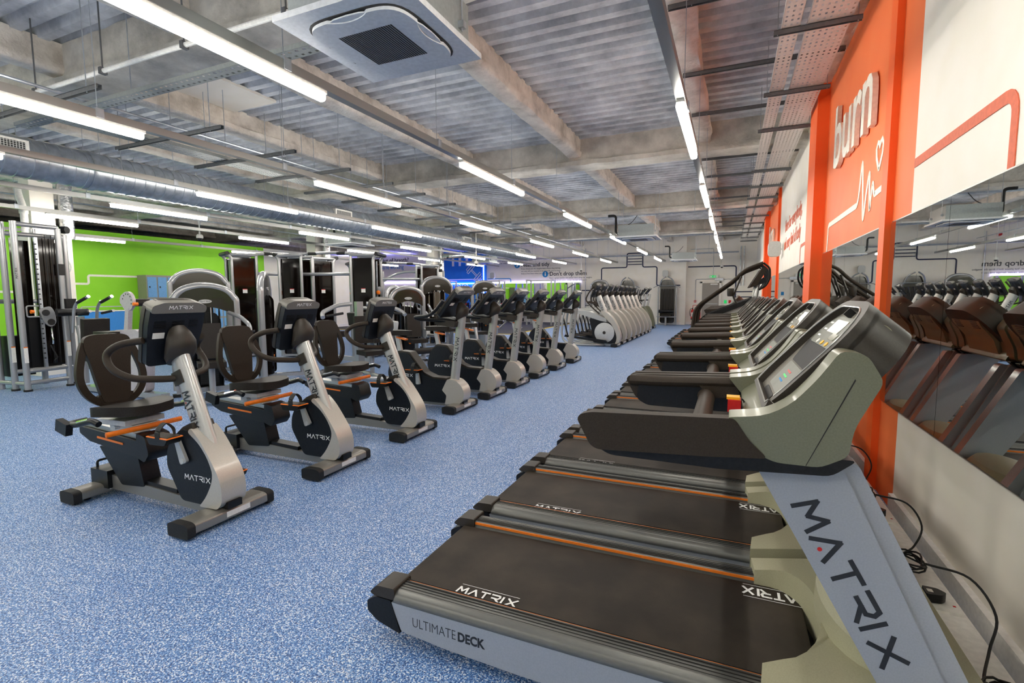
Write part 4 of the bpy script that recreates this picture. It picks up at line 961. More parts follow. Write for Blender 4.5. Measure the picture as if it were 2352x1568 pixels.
def make_recumbent():
    t = thing('recumbent_bike', '', 'exercise bike', group='recumbent bikes in the near row')
    foot_bar(t, -3.09, -2.915, 0.31); foot_bar(t, -4.31, -4.15, 0.275, 'rear_foot')
    f = B().m('foot').prism(round_poly([(-4.26, 0.06), (-3.05, 0.05), (-3.05, 0.11), (-3.7, 0.14), (-4.2, 0.17), (-4.3, 0.12)], 0.02, 3), -0.055, 0.055, bev=0.012).build('base_beam', t)
    B().m('black').box(-3.78, -3.40, -0.045, 0.045, 0.115, 0.165, 0.012, rot=(0, 0.04, 0)).build('beam_cover', f)
    b = B().m('black'); b.box(-4.30, -4.10, -0.085, 0.085, 0.07, 0.2, 0.02); b.tube([(-4.28, -0.05, 0.18), (-4.28, -0.05, 0.245), (-4.28, 0.08, 0.245), (-4.28, 0.08, 0.18)], 0.009, 8, rnd=0.02); b.build('rear_cover', t)
    # front housing
    pan = [(-3.25, 0.60), (-3.13, 0.575), (-3.055, 0.50), (-2.99, 0.40), (-2.975, 0.31), (-3.02, 0.19), (-3.08, 0.115), (-3.29, 0.115), (-3.42, 0.33), (-3.41, 0.44), (-3.36, 0.52)]
    p_ = B().m('ink').prism(round_poly(pan, 0.035, 3), -0.085, 0.085, bev=0.012, seg=3).build('flywheel_housing', t)
    e = B().m('txt_w'); logo(e, (-3.245, -0.0855, 0.268), (1, 0, 0), (0, 0, 1), 0.033, 0.24, 0.17, 0.0006); e.build('housing_lettering', p_)
    B().m('charcoal').prism(round_poly([(-3.37, 0.52), (-3.25, 0.61), (-3.17, 0.645), (-3.14, 0.58), (-3.24, 0.575), (-3.34, 0.50)], 0.012, 3), -0.075, 0.075, bev=0.01).build('housing_top', t)
    cw = [(-3.19, 0.585), (-3.16, 0.615), (-3.08, 0.545), (-2.99, 0.425), (-2.925, 0.325), (-2.90, 0.24), (-2.905, 0.15), (-2.95, 0.105), (-3.12, 0.10), (-3.05, 0.17), (-2.99, 0.27), (-2.975, 0.34), (-3.02, 0.44), (-3.09, 0.52)]
    c_ = B().m('silver_cowl').prism(round_poly(cw, [0.02, 0.02, 0.06, 0.06, 0.05, 0.05, 0.03, 0.02, 0.02, 0.05, 0.05, 0.04, 0.05, 0.04], 3), -0.088, 0.088, bev=0.03, seg=4).build('front_cowl', t)
    B().m('black').box(-2.97, -2.898, -0.05, 0.05, 0.10, 0.145).build('socket_panel', c_)
    # mast
    ax = [(-3.10, 0, 0.47), (-3.22, 0, 0.75), (-3.345, 0, 1.07)]
    m_ = B().m('silver').tube([(-3.105, 0, 0.45), (-3.22, 0, 0.74), (-3.355, 0, 1.08)], 0.048, 20, ry=0.074, up=(1, 0, 0.45)).build('mast', t)
    d = Vector((0.245, 0, -0.63)).normalized(); u = Vector((0.63, 0, 0.245)).normalized()
    e = B().m('txt_d'); s0 = Vector((-3.250, -0.0485, 0.835)) ; logo(e, s0 - u*0.026, d, u, 0.055, 0.25, 0.17, 0.0006, dot='red'); e.build('mast_lettering', m_)
    C = console_head(t, (-3.445, 0, 1.005), (0.13, 0, 0.39), (0.39, 0, -0.13), 0.365, 0.435, 0.075)
    nk = B().m('charcoal').loft([[(cx_ + rx*math.cos(2*PI*k/20)*0.8, ry*math.sin(2*PI*k/20), cz_ + rx*0.5*math.cos(2*PI*k/20)) for k in range(20)] for cx_, cz_, rx, ry in ((-3.345, 1.04, 0.085, 0.08), (-3.335, 1.08, 0.1, 0.1), (-3.33, 1.14, 0.095, 0.095), (-3.345, 1.20, 0.075, 0.075), (-3.36, 1.245, 0.05, 0.05), (-3.37, 1.26, 0.02, 0.02))]).build('console_neck', t)
    # looped handlebar
    for s_ in (-1, 1):
        B().m('grip').tube([(-3.40, s_*0.19, 1.18), (-3.52, s_*0.27, 1.16), (-3.62, s_*0.295, 1.09), (-3.54, s_*0.305, 1.0), (-3.44, s_*0.25, 0.94), (-3.36, s_*0.08, 0.92), (-3.32, s_*0.0, 0.92)], 0.022, 12, rnd=0.09).build('handlebar', t)
    B().m('charcoal').box(-3.355, -3.265, -0.052, 0.052, 0.88, 0.97, 0.015, rot=(0, -0.4, 0)).build('handlebar_clamp', t)
    # seat carriage
    st = B().m('ink').prism(round_poly([(-4.22, 0.37), (-3.78, 0.37), (-3.72, 0.13), (-3.98, 0.11), (-4.12, 0.26)], 0.02, 3), -0.06, 0.06, bev=0.02, seg=3).build('seat_pedestal', t)
    rl = B().m('black').prism(round_poly([(-4.42, 0.50), (-3.70, 0.455), (-3.64, 0.36), (-3.80, 0.345), (-4.30, 0.40), (-4.42, 0.45)], 0.015, 3), -0.075, 0.075, bev=0.015).build('seat_rail', t)
    B().m('alum').box(-4.40, -3.70, -0.05, 0.05, 0.48, 0.515, 0.006, rot=(0, 0.06, 0)).build('rail_track', rl)
    B().m('black').prism(round_poly([(-3.73, 0.52), (-3.64, 0.50), (-3.61, 0.38), (-3.66, 0.32), (-3.75, 0.35)], 0.02, 3), -0.085, 0.085, bev=0.02).build('rail_end_cap', rl)
    b = B().m('org'); b.box(-4.20, -3.90, -0.079, -0.076, 0.425, 0.44, rot=(0, 0.06, 0)); b.build('position_strip', rl)
    b = B().m('grey_p'); b.box(-4.20, -3.94, -0.09, 0.09, 0.515, 0.57, 0.006); b.cyl((-4.1, -0.12, 0.55), (-4.1, 0.12, 0.55), 0.015, 8); b.build('carriage', t)
    b = B().m('org'); b.tube([(-3.95, -0.25, 0.545), (-3.93, 0, 0.548), (-3.95, 0.25, 0.545)], 0.011, 10, ry=0.018); b.build('adjusting_lever', t)
    sp = [(0.0, -0.20), (0.06, -0.235), (0.22, -0.215), (0.34, -0.15), (0.36, 0.0), (0.34, 0.15), (0.22, 0.215), (0.06, 0.235), (0.0, 0.20)]
    B().m('pad').prism(round_poly([(-4.20+p[0]*1.0, p[1]) for p in sp], 0.04, 3), 0.612, 0.678, 'z', 0.022, 3, fn=lambda q: (q[0], q[1], q[2]+0.25*(abs(q[1]))**2*2 + 0.09*(q[0]+4.2))).build('seat', t)
    b = B().m('grey_p'); b.prism([(-4.28, 0.565), (-3.95, 0.575), (-3.95, 0.61), (-4.28, 0.60)], -0.13, 0.13, bev=0.01); b.tube([(-4.24, 0, 0.6), (-4.27, 0, 0.68), (-4.30, 0, 0.78)], 0.03, 12, ry=0.012); b.build('seat_bracket', t)
    for s_ in (-1, 1):
        h_ = B().m('black').tube([(-4.30, s_*0.18, 0.60), (-4.26, s_*0.31, 0.605), (-4.08, s_*0.34, 0.625), (-3.93, s_*0.33, 0.665), (-3.87, s_*0.325, 0.645)], 0.02, 12, rnd=0.06).build('seat_handle', t)
        B().m('chrome').tube([(-4.06, s_*0.342, 0.6455), (-3.95, s_*0.334, 0.672)], 0.0145, 10, ry=0.012).build('sensor_plate', h_)
    b = B().m('black'); b.box(-4.27, -4.15, -0.37, -0.33, 0.56, 0.64, 0.012, rot=(0, 0.25, 0)); b.build('bottle_holder', t)
    # back rest: centre pad with two side loops
    def bk(y, z, o=0): return (-4.285 - 0.16*(z-0.78) + 0.25*y*y + o, y, z)
    prof = [(-0.085, 0.70), (-0.11, 0.85), (-0.13, 1.0), (-0.155, 1.10), (-0.145, 1.17), (-0.09, 1.19), (0.09, 1.19), (0.145, 1.17), (0.155, 1.10), (0.13, 1.0), (0.11, 0.85), (0.085, 0.70)]
    B().m('seatback').prism(round_poly(prof, 0.04, 4), -0.015, 0.02, 'z', 0.01, 2, fn=lambda q: bk(q[0], q[1], q[2])).build('backrest', t)
    for s_ in (-1, 1):
        o_ = [(0.14, 1.13), (0.165, 1.07), (0.20, 0.94), (0.205, 0.86), (0.175, 0.77), (0.10, 0.70), (0.0, 0.68)]
        B().m('seatback').rect_sweep([Vector(bk(s_*p[0], p[1])) for p in [(q.x, q.y) for q in [Vector(v_).to_3d() for v_ in o_]]], 0.045, 0.028, up=(1, 0, 0), rnd=0.06).build('backrest_side_loop', t)
    b = B().m('seatback'); b.prism(round_poly([(-0.12, 0.76), (0.12, 0.76), (0.08, 0.685), (-0.08, 0.685)], 0.02, 3), -0.015, 0.015, 'z', fn=lambda q: bk(q[0], q[1], q[2])); b.build('backrest_base', t)
    pedal(t, (-3.215, -0.095, 0.40), math.radians(112), -1); pedal(t, (-3.205, 0.095, 0.40), math.radians(288), 1)
    for ch in t.children:
        if ch.name.split('.')[0] in ('seat', 'seat_bracket', 'seat_handle', 'backrest', 'backrest_side_loop', 'backrest_base', 'carriage', 'adjusting_lever', 'bottle_holder'):
            for q in [ch] + list(ch.children): q.data.transform(Matrix.Translation((0.19, 0, 0)))
    shift(t, -3.0)
    return t
RB0 = make_recumbent()
for k, (y, lab) in enumerate(((2.127, 'recumbent bike nearest the camera, its pedal raised behind the mast'), (3.16, 'middle recumbent bike of the three'), (4.27, 'farthest recumbent bike, in front of the silver hoop machines'))):
    o = RB0 if k == 0 else copy_tree(RB0)
    o['label'] = lab; o.location.y = y; o.rotation_euler.z = 0.015

def make_upright():
    t = thing('upright_bike', '', 'exercise bike', group='upright bikes in the second row')
    foot_bar(t, -3.22, -3.05, 0.31); foot_bar(t, -4.22, -4.08, 0.27, 'rear_foot')
    B().m('foot').box(-4.15, -3.05, -0.045, 0.045, 0.045, 0.1, 0.01).build('base_beam', t)
    pn = [(-4.20, 0.42), (-4.15, 0.61), (-4.03, 0.715), (-3.86, 0.705), (-3.64, 0.44), (-3.50, 0.395), (-3.30, 0.39), (-3.26, 0.25), (-3.31, 0.09), (-3.92, 0.085), (-4.12, 0.2)]
    p_ = B().m('ink').prism(round_poly(pn, [0.05, 0.06, 0.06, 0.05, 0.05, 0.03, 0.02, 0.02, 0.02, 0.03, 0.05], 3), -0.085, 0.085, bev=0.02, seg=3).build('drive_housing', t)
    e = B().m('txt_w'); logo(e, (-4.06, -0.0857, 0.40), (1, 0, 0), (0, 0, 1), 0.035, 0.26, 0.17, 0.0006); e.build('housing_lettering', p_)
    tr = [(-4.17, 0.56), (-4.12, 0.66), (-4.03, 0.735), (-3.85, 0.725), (-3.63, 0.465), (-3.50, 0.415), (-3.30, 0.41), (-3.30, 0.385), (-3.51, 0.385), (-3.66, 0.43), (-3.88, 0.68), (-4.02, 0.69), (-4.11, 0.62)]
    B().m('charcoal').prism(round_poly(tr, 0.02, 3), -0.07, 0.07, bev=0.012).build('housing_trim', t)
    cw = [(-3.35, 0.255), (-3.27, 0.405), (-3.15, 0.395), (-3.06, 0.32), (-3.025, 0.23), (-3.045, 0.14), (-3.11, 0.085), (-3.31, 0.075), (-3.285, 0.19)]
    c_ = B().m('silver_cowl').prism(round_poly(cw, [0.01, 0.03, 0.04, 0.05, 0.05, 0.04, 0.02, 0.01, 0.02], 4), -0.092, 0.092, bev=0.03, seg=4).build('front_cowl', t)
    B().m('black').box(-3.12, -3.055, -0.05, 0.05, 0.08, 0.13).build('socket_panel', c_)
    m_ = B().m('silver').tube([(-3.215, 0, 0.36), (-3.10, 0, 1.2)], 0.042, 20, ry=0.062, up=(1, 0, -0.14)).build('mast', t)
    d = Vector((-0.115, 0, -0.84)).normalized(); u = Vector((0.84, 0, -0.115)).normalized()
    e = B().m('txt_d'); logo(e, Vector((-3.135, -0.0425, 0.93)) - u*0.025, d, u, 0.045, 0.30, 0.17, 0.0006, dot='red'); e.build('mast_lettering', m_)
    console_head(t, (-3.31, 0, 1.185), (0.33, 0, 0.37), (0.37, 0, -0.33), 0.42, 0.46)
    B().m('charcoal').loft([[(cx_ + rx*math.cos(2*PI*k/20), ry*math.sin(2*PI*k/20), cz_ + rx*0.45*math.cos(2*PI*k/20)) for k in range(20)] for cx_, cz_, rx, ry in ((-3.10, 1.17, 0.07, 0.065), (-3.09, 1.21, 0.085, 0.085), (-3.09, 1.27, 0.08, 0.085), (-3.11, 1.33, 0.05, 0.06), (-3.12, 1.37, 0.02, 0.02))]).build('console_neck', t)
    for s_ in (-1, 1):
        B().m('black').tube([(-3.15, s_*0.03, 1.13), (-3.32, s_*0.15, 1.15), (-3.56, s_*0.26, 1.165), (-3.62, s_*0.28, 1.19), (-3.40, s_*0.30, 1.21), (-3.30, s_*0.30, 1.27), (-3.19, s_*0.29, 1.40)], 0.021, 12, rnd=0.05).build('handlebar', t)
    B().m('charcoal').prism(round_poly([(-3.42, 1.10), (-3.14, 1.06), (-3.12, 1.14), (-3.40, 1.15)], 0.02, 3), -0.13, 0.13, bev=0.01).build('console_tray', t)
    b = B().m('silver'); b.prism([(-4.07, 0.70), (-4.01, 0.70), (-4.06, 0.93), (-4.12, 0.93)], -0.02, 0.02, bev=0.004); b.build('seat_post', t)
    sp = [(-4.21, -0.11), (-4.12, -0.125), (-4.0, -0.06), (-3.87, -0.03), (-3.85, 0.0), (-3.87, 0.03), (-4.0, 0.06), (-4.12, 0.125), (-4.21, 0.11), (-4.22, 0.0)]
    B().m('pad').prism(round_poly(sp, 0.03, 3), 0.935, 1.0, 'z', 0.025, 3).build('saddle', t)
    b = B().m('org'); b.box(-4.09, -3.94, -0.03, 0.03, 0.885, 0.905, 0.008, rot=(0, 0.2, 0)); b.build('adjusting_lever', t)
    pedal(t, (-3.70, -0.095, 0.33), math.radians(95), -1); pedal(t, (-3.70, 0.095, 0.33), math.radians(275), 1)
    shift(t, -3.1)
    return t
UB0 = make_upright()
for k, y in enumerate((5.48, 6.43, 7.36, 8.35, 9.37, 10.5)):
    o = UB0 if k == 0 else copy_tree(UB0)
    o['label'] = ['upright bike next to the farthest recumbent bike, nearest upright', 'second upright bike from the camera', 'third upright bike from the camera', 'fourth upright bike from the camera', 'fifth upright bike from the camera', 'last upright bike, nearest the cross trainers'][k]
    o.location.y = y

# ================================================================== CROSS TRAINERS
def make_elliptical():
    t = thing('cross_trainer', '', 'cross trainer', group='cross trainers beyond the upright bikes')
    foot_bar(t, -3.05, -2.88, 0.30)
    b = B().m('silver'); 
    for s_ in (-1, 1): b.tube([(-4.45, s_*0.18, 0.98), (-4.50, s_*0.2, 0.75), (-4.52, s_*0.2, 0.3), (-4.42, s_*0.2, 0.09), (-4.2, s_*0.2, 0.045), (-3.5, s_*0.17, 0.045), (-3.3, s_*0.05, 0.045)], 0.032, 12, rnd=0.15)
    b.box(-3.5, -2.9, -0.03, 0.03, 0.03, 0.09); b.cyl((-4.45, -0.18, 0.98), (-4.45, 0.18, 0.98), 0.03, 12); b.build('rear_frame', t)
    hs = [(-3.72, 0.80), (-3.40, 0.76), (-3.10, 0.68), (-2.95, 0.40), (-2.93, 0.14), (-3.05, 0.085), (-3.6, 0.11), (-3.64, 0.45)]
    B().m('black').prism(round_poly(hs, 0.06, 3), -0.13, 0.13, bev=0.015).build('drive_housing', t)
    for s_ in (-1, 1):
        d = B().m('grey_p').lathe([(0.001, s_*0.13), (0.275, s_*0.13), (0.285, s_*0.145), (0.27, s_*0.155), (0.001, s_*0.165)], axis='y', c=(-3.27, 0, 0.40), n=40).build('crank_disc', t)
        B().m('charcoal').lathe([(0.001, s_*0.155), (0.045, s_*0.158), (0.045, s_*0.17), (0.001, s_*0.172)], axis='y', c=(-3.27, 0, 0.40), n=20).build('disc_hub', d)
    cw = [(-3.40, 1.0), (-3.22, 0.98), (-3.06, 0.84), (-2.93, 0.63), (-2.84, 0.42), (-2.82, 0.26), (-2.86, 0.12), (-2.97, 0.09), (-2.92, 0.25), (-2.97, 0.45), (-3.10, 0.66), (-3.24, 0.80)]
    B().m('silver_cowl').prism(round_poly(cw, [0.02, 0.04, 0.08, 0.08, 0.06, 0.05, 0.03, 0.02, 0.06, 0.08, 0.08, 0.05], 3), -0.12, 0.12, bev=0.04, seg=4).build('front_cowl', t)
    m_ = B().m('silver').tube([(-3.28, 0, 0.92), (-3.50, 0, 1.46)], 0.06, 20, ry=0.085, up=(1, 0, 0.4)).build('mast', t)
    d = Vector((0.22, 0, -0.54)).normalized(); u = Vector((0.54, 0, 0.22)).normalized()
    e = B().m('txt_d'); logo(e, Vector((-3.435, -0.0605, 1.29)) - u*0.03, d, u, 0.055, 0.28, 0.17, 0.0006); e.build('mast_lettering', m_)
    console_head(t, (-3.62, 0, 1.40), (0.19, 0, 0.37), (0.37, 0, -0.19), 0.40, 0.42)
    B().m('charcoal').loft([[(cx_ + rx*math.cos(2*PI*k/16), ry*math.sin(2*PI*k/16), cz_ + rx*0.5*math.cos(2*PI*k/16)) for k in range(16)] for cx_, cz_, rx, ry in ((-3.49, 1.43, 0.08, 0.075), (-3.48, 1.50, 0.085, 0.085), (-3.48, 1.58, 0.04, 0.05))]).build('console_neck', t)
    B().m('silver').prism(round_poly([(-4.48, 1.0), (-4.40, 1.06), (-3.70, 1.0), (-3.22, 0.80), (-3.20, 0.70), (-3.40, 0.74), (-4.02, 0.93), (-4.46, 0.94)], 0.02, 3), -0.17, 0.17, bev=0.02).build('overhead_track', t)
    for s_ in (-1, 1):
        B().m('grip').tube([(-3.40, s_*0.2, 0.93), (-3.62, s_*0.24, 1.13), (-3.80, s_*0.26, 1.33), (-3.72, s_*0.26, 1.50), (-3.56, s_*0.26, 1.72)], 0.019, 12, rnd=0.1).build('moving_handle', t)
        B().m('black').tube([(-4.38+0.15*s_, s_*0.12, 0.93), (-4.20+0.15*s_, s_*0.12, 0.27)], 0.03, 10, ry=0.02).build('swing_link', t)
        B().m('black').prism([(-4.28+0.15*s_, 0.26), (-3.35, 0.13), (-3.15, 0.12), (-3.2, 0.19), (-4.26+0.15*s_, 0.32)], s_*0.19, s_*0.235, bev=0.006).build('foot_lever', t)
        B().m('grip').prism(round_poly([(-4.1+0.1*s_, 0.34), (-3.72+0.1*s_, 0.31), (-3.70+0.1*s_, 0.28), (-4.1+0.1*s_, 0.30)], 0.01, 2), s_*0.06, s_*0.22, bev=0.008).build('foot_plate', t)
    B().m('grip').tube([(-3.48, -0.22, 1.2), (-3.76, -0.2, 1.27), (-3.76, 0.2, 1.27), (-3.48, 0.22, 1.2)], 0.018, 10, rnd=0.08).build('fixed_handlebar', t)
    shift(t, -3.0)
    return t
EL0 = make_elliptical(); n_ = ['first', 'second', 'third', 'fourth', 'fifth', 'sixth', 'seventh', 'eighth']
for k in range(8):
    o = EL0 if k == 0 else copy_tree(EL0)
    o['label'] = 'cross trainer nearest the upright bikes, its white disc in full view' if k == 0 else n_[k] + ' cross trainer of the eight in the row'
    o.location.y = 14.1 + 0.84*k
def make_ascent():
    t = thing('ascent_trainer', '', 'cross trainer', group='tall trainers at the end of the row')
    foot_bar(t, -3.25, -3.05, 0.32)
    B().m('olive').prism(round_poly([(-3.55, 0.95), (-3.35, 1.0), (-3.2, 0.75), (-3.08, 0.35), (-3.05, 0.1), (-3.5, 0.1), (-3.6, 0.5)], 0.06, 3), -0.2, 0.2, bev=0.05, seg=3).build('front_cowl', t)
    m_ = B().m('silver').tube([(-3.42, 0, 0.9), (-3.30, 0, 1.5)], 0.05, 16, ry=0.07, up=(1, 0, 0)).build('mast', t)
    console_head(t, (-3.50, 0, 1.42), (0.3, 0, 0.37), (0.37, 0, -0.3), 0.40, 0.42)
    B().m('black').box(-4.5, -3.4, -0.3, 0.3, 0.06, 0.3, 0.03).build('step_housing', t)
    for s_ in (-1, 1):
        B().m('black').tube([(-3.5, s_*0.25, 0.9), (-3.75, s_*0.28, 1.3), (-3.66, s_*0.28, 1.7)], 0.02, 10, rnd=0.1).build('moving_handle', t)
        B().m('black').tube([(-3.35, s_*0.05, 1.25), (-3.9, s_*0.25, 1.2)], 0.022, 10).build('side_grip', t)
    shift(t, -3.0); return t
A0 = make_ascent(); A0['label'] = 'nearer of two trainers with olive cowls after the cross trainers'; A0.location.y = 21.5
a = copy_tree(A0, label='farther of two trainers with olive cowls after the cross trainers'); a.location.y = 22.6

# ================================================================== STAIR CLIMBERS
def make_climber():
    t = thing('stair_climber', '', 'stair climber', group='stair climbers between the treadmills')
    for s_ in (-1, 1):
        B().m('grip').tube([(-0.74, s_*0.36, 0.70), (-0.70, s_*0.36, 1.12), (-0.60, s_*0.36, 1.26), (0.05, s_*0.34, 1.75), (0.23, s_*0.33, 1.95), (0.56, s_*0.32, 2.08)], 0.027, 12, rnd=0.1, ry=0.032).build('hand_rail', t)
        B().m('black').tube([(0.56, s_*0.32, 2.08), (0.68, s_*0.3, 1.98), (0.69, s_*0.28, 1.78), (0.62, s_*0.25, 1.62), (0.50, s_*0.22, 1.55)], 0.02, 10, rnd=0.06).build('top_handle', t)
        b = B().m('black'); b.prism([(-0.85, 0.55), (-0.74, 0.80), (-0.52, 1.02), (0.07, 1.27), (0.45, 1.41), (0.5, 1.36), (0.10, 1.18), (-0.48, 0.93), (-0.66, 0.74), (-0.72, 0.52)], s_*0.33, s_*0.39, bev=0.012); b.build('side_rail', t)
        B().m('charcoal').tube([(0.10, s_*0.36, 1.28), (0.03, s_*0.36, 1.42), (0.17, s_*0.345, 1.82)], 0.04, 10, ry=0.02, rnd=0.05).build('rail_bracket', t)
        B().m('silver').prism(round_poly([(-0.6, 0.9), (0.1, 1.2), (0.5, 1.36), (0.7, 1.0), (0.72, 0.1), (-0.75, 0.1), (-0.8, 0.5)], 0.04, 3), s_*0.30, s_*0.335, bev=0.01).build('side_panel', t)
        B().m('silver').tube([(0.45, s_*0.1, 1.3), (0.50, s_*0.1, 1.72)], 0.035, 10).build('upright', t)
    B().m('charcoal').lathe([(0.05, 1.42), (0.06, 1.44), (0.065, 1.56), (0.06, 1.58), (0.05, 1.57), (0.05, 1.45)], c=(-0.02, -0.42, 0), n=16).build('cup_holder', t)
    b = B().m('black')
    for k in range(6): b.box(-0.7+k*0.2, -0.45+k*0.2, -0.29, 0.29, 0.25+k*0.19, 0.28+k*0.19, 0.005); b.box(-0.47+k*0.2, -0.45+k*0.2, -0.29, 0.29, 0.25+k*0.19, 0.46+k*0.19)
    b.build('stair_treads', t)
    B().m('black').box(-0.75, 0.72, -0.3, 0.3, 0.02, 0.24, 0.02).build('base', t)
    B().m('grip').prism(round_poly([(0.32, 1.60), (0.55, 2.0), (0.65, 1.98), (0.47, 1.64)], 0.02, 3), -0.24, 0.24, bev=0.02).build('console_shell', t)
    B().m('ink').prism([(0.33, 1.59), (0.47, 1.64), (0.64, 1.70), (0.58, 1.80), (0.45, 1.68)], -0.2, 0.2, bev=0.01).build('console_neck', t)
    return t
SC0 = make_climber(); SC0['label'] = 'nearer stair climber with long black handrails rising over the treadmills'; SC0.location.y = 11.45; SC0.location.x = 0.0
s2 = copy_tree(SC0, label='farther stair climber, tucked behind the nearer one'); s2.location.y = 12.5
# ================================================================== STRENGTH MACHINES
def hoop(t, w, h, zb, r=0.055, name='hoop_frame', lean=0.0, cowl='frame_d', depth=0.10, drop=0.42):
    """silver tube hoop across y with a dished cowl and oval badge in its crown"""
    hw = w/2; pts = [(0, -hw*1.0, zb), (0, -hw, h-0.62*hw-0.1), (0, -hw*0.93, h-0.45*hw), (0, -hw*0.62, h-0.13*hw), (0, 0, h), (0, hw*0.62, h-0.13*hw), (0, hw*0.93, h-0.45*hw), (0, hw, h-0.62*hw-0.1), (0, hw, zb)]
    pts = [(p[0]+lean*(p[2]-zb), p[1], p[2]) for p in pts]
    B().m('frame').tube(spline(pts, 5), r, 14).build(name, t)
    zc = h-0.95*hw
    hi = [(p.y*0.93, p.z-r*0.5) for p in reversed(spline(pts, 5)) if p.z > zc]
    y_ = abs(hi[0][0]); n_ = 12
    lo = [(-y_+2*y_*k/n_, zc-0.05+0.30*hw*math.sin(PI*k/n_)) for k in range(n_+1)]
    xo = lean*(h-zb-0.2)
    c = B().m(cowl).prism(hi+lo, xo-depth/2, xo+depth/2, 'x', 0.02, 2).build('crown_cowl', t)
    for s_ in (-1, 1):
        
        b = B().m('grey_p'); b.prism([(0.085*math.cos(2*PI*k/24), h-0.165-hw*0.16+0.028*math.sin(2*PI*k/24)) for k in range(24)], xo+s_*(depth/2+0.004), xo+s_*(depth/2+0.011), 'x'); bd = b.build('badge', c)
        e = B().m('txt_d'); logo(e, (xo+s_*(depth/2+0.0115), -s_*0.06, h-0.174-hw*0.16), (0, s_, 0), (0, 0, 1), 0.018, 0.12, 0.2, 0.0006); e.build('badge_lettering', bd)
def stack(t, x, y, z0, z1, w=0.22, d=0.12, n=14, pin=0.6):
    """weight stack: plates, two guide rods, orange selector pin"""
    b = B().m('black'); zt = z0 + n*0.032
    b.box(x-d/2, x+d/2, y-w/2, y+w/2, z0, zt, 0.0)
    s_ = b.build('weight_stack', t)
    g = B().m('dark_slot')
    for k in range(1, n): g.box(x-d/2-0.002, x+d/2+0.002, y-w/2-0.002, y+w/2+0.002, z0+k*0.032-0.002, z0+k*0.032+0.002)
    g.build('plate_gaps', s_)
    b = B().m('chrome')
    for q in (-w*0.3, w*0.3): b.cyl((x, y+q, z0), (x, y+q, z1), 0.012, 8)
    b.build('guide_rods', t)['kind'] = 'stuff'
    B().m('black_m').cyl((x, y, zt), (x, y, z1), 0.006, 6).build('cable', t)
    p = B().m('org'); p.cyl((x-d/2-0.05, y, z0+(zt-z0)*pin), (x+d/2+0.05, y, z0+(zt-z0)*pin), 0.02, 10); p.build('selector_pin', t)
def pad(t, name, x0, x1, y0, y1, z0, z1, rot=None, mt='pad', bev=0.03): return B().m(mt).box(x0, x1, y0, y1, z0, z1, bev, 3, rot=rot).build(name, t)
def selectorized(lab, loc, rz, h=1.62, w=1.15, kind='press', cover='black', grp='hooped strength machines', cat='strength machine', name='strength_machine', seat=True, deckw=0.9):
    """faces +x: hoop over the stack at the back, seat in front"""
    t = thing(name, lab, cat, loc, rz, grp)
    hoop(t, w, h, 0.1)
    stack(t, 0.0, 0, 0.16, h-0.32, 0.24, 0.13)
    for s_ in (-1, 1):
        B().m('tint').prism(round_poly([(-0.12, 0.12), (0.12, 0.12), (0.12, h-0.42), (0.0, h-0.3), (-0.12, h-0.42)], 0.05, 3), s_*0.17, s_*0.18, bev=0).build('side_shroud', t)
    B().m(cover).prism(round_poly([(-0.2, 0.1), (0.2, 0.1), (0.2, h-0.52), (0.14, h-0.40), (-0.14, h-0.40), (-0.2, h-0.52)], 0.05, 3), -0.12, -0.10, 'x', 0.005).build('rear_cover', t)
    B().m('frame').rect_sweep([(-0.15, 0, 0.09), (deckw, 0, 0.09)], 0.09, 0.06).build('centre_rail', t)
    B().m('frame').rect_sweep([(0, -w/2-0.02, 0.08), (0, w/2+0.02, 0.08)], 0.09, 0.07).build('cross_rail', t)
    B().m('frame').rect_sweep([(deckw, -0.3, 0.07), (deckw, 0.3, 0.07)], 0.07, 0.06).build('front_rail', t)
    b = B().m('black_m')
    for x, y in ((0, -w/2-0.02), (0, w/2+0.02), (deckw, -0.3), (deckw, 0.3)):
        b2 = B().m('black_m'); b2.box(x-0.05, x+0.05, y-0.05, y+0.05, 0.0, 0.045, 0.01); b2.build('rubber_foot', t)
    b.bm.free()
    if seat:
        pad(t, 'seat', deckw*0.45, deckw*0.45+0.38, -0.17, 0.17, 0.48, 0.56)
        pad(t, 'backrest', deckw*0.36, deckw*0.36+0.09, -0.15, 0.15, 0.58, 1.08, (0, -0.12, 0))
        B().m('frame').cyl((deckw*0.62, 0, 0.1), (deckw*0.62, 0, 0.5), 0.04, 12).build('seat_post', t)
    if kind == 'press':
        for s_ in (-1, 1):
            B().m('frame').tube([(0.05, s_*0.3, 1.22), (0.35, s_*0.42, 1.16), (0.62, s_*0.5, 1.05), (0.66, s_*0.5, 0.9)], 0.03, 12, rnd=0.1).build('press_arm', t)
            B().m('black_m').cyl((0.66, s_*0.36, 0.96), (0.66, s_*0.56, 0.96), 0.02, 10).build('grip_handle', t)
    if kind == 'leg':
        B().m('frame').tube([(0.1, 0.35, 0.6), (0.75, 0.35, 0.62), (0.95, 0.32, 0.38)], 0.035, 12, rnd=0.08).build('lever_arm', t)
        b = B().m('pad'); b.cyl((0.95, -0.22, 0.34), (0.95, 0.24, 0.34), 0.065, 16); b.build('roller_pad', t)
        B().m('grey_p').prism(round_poly([(0.1, 0.55), (0.32, 0.55), (0.32, 0.72), (0.1, 0.75)], 0.05, 3), 0.30, 0.38, bev=0.01).build('pivot_housing', t)
    return t
selectorized('hooped machine with the brown cowl and badge directly behind the nearest recumbent console', (-7.15, 4.95, 0), -0.55, 1.62, 0.80, 'press', deckw=0.95)
selectorized('taller hooped machine behind it, its round crown against the lockers', (-9.0, 6.15, 0), -0.55, 1.93, 0.9, 'leg')
selectorized('hooped machine seen edge on in front of the black tower', (-7.4, 6.2, 0), 0.75, 1.84, 1.0, 'leg')
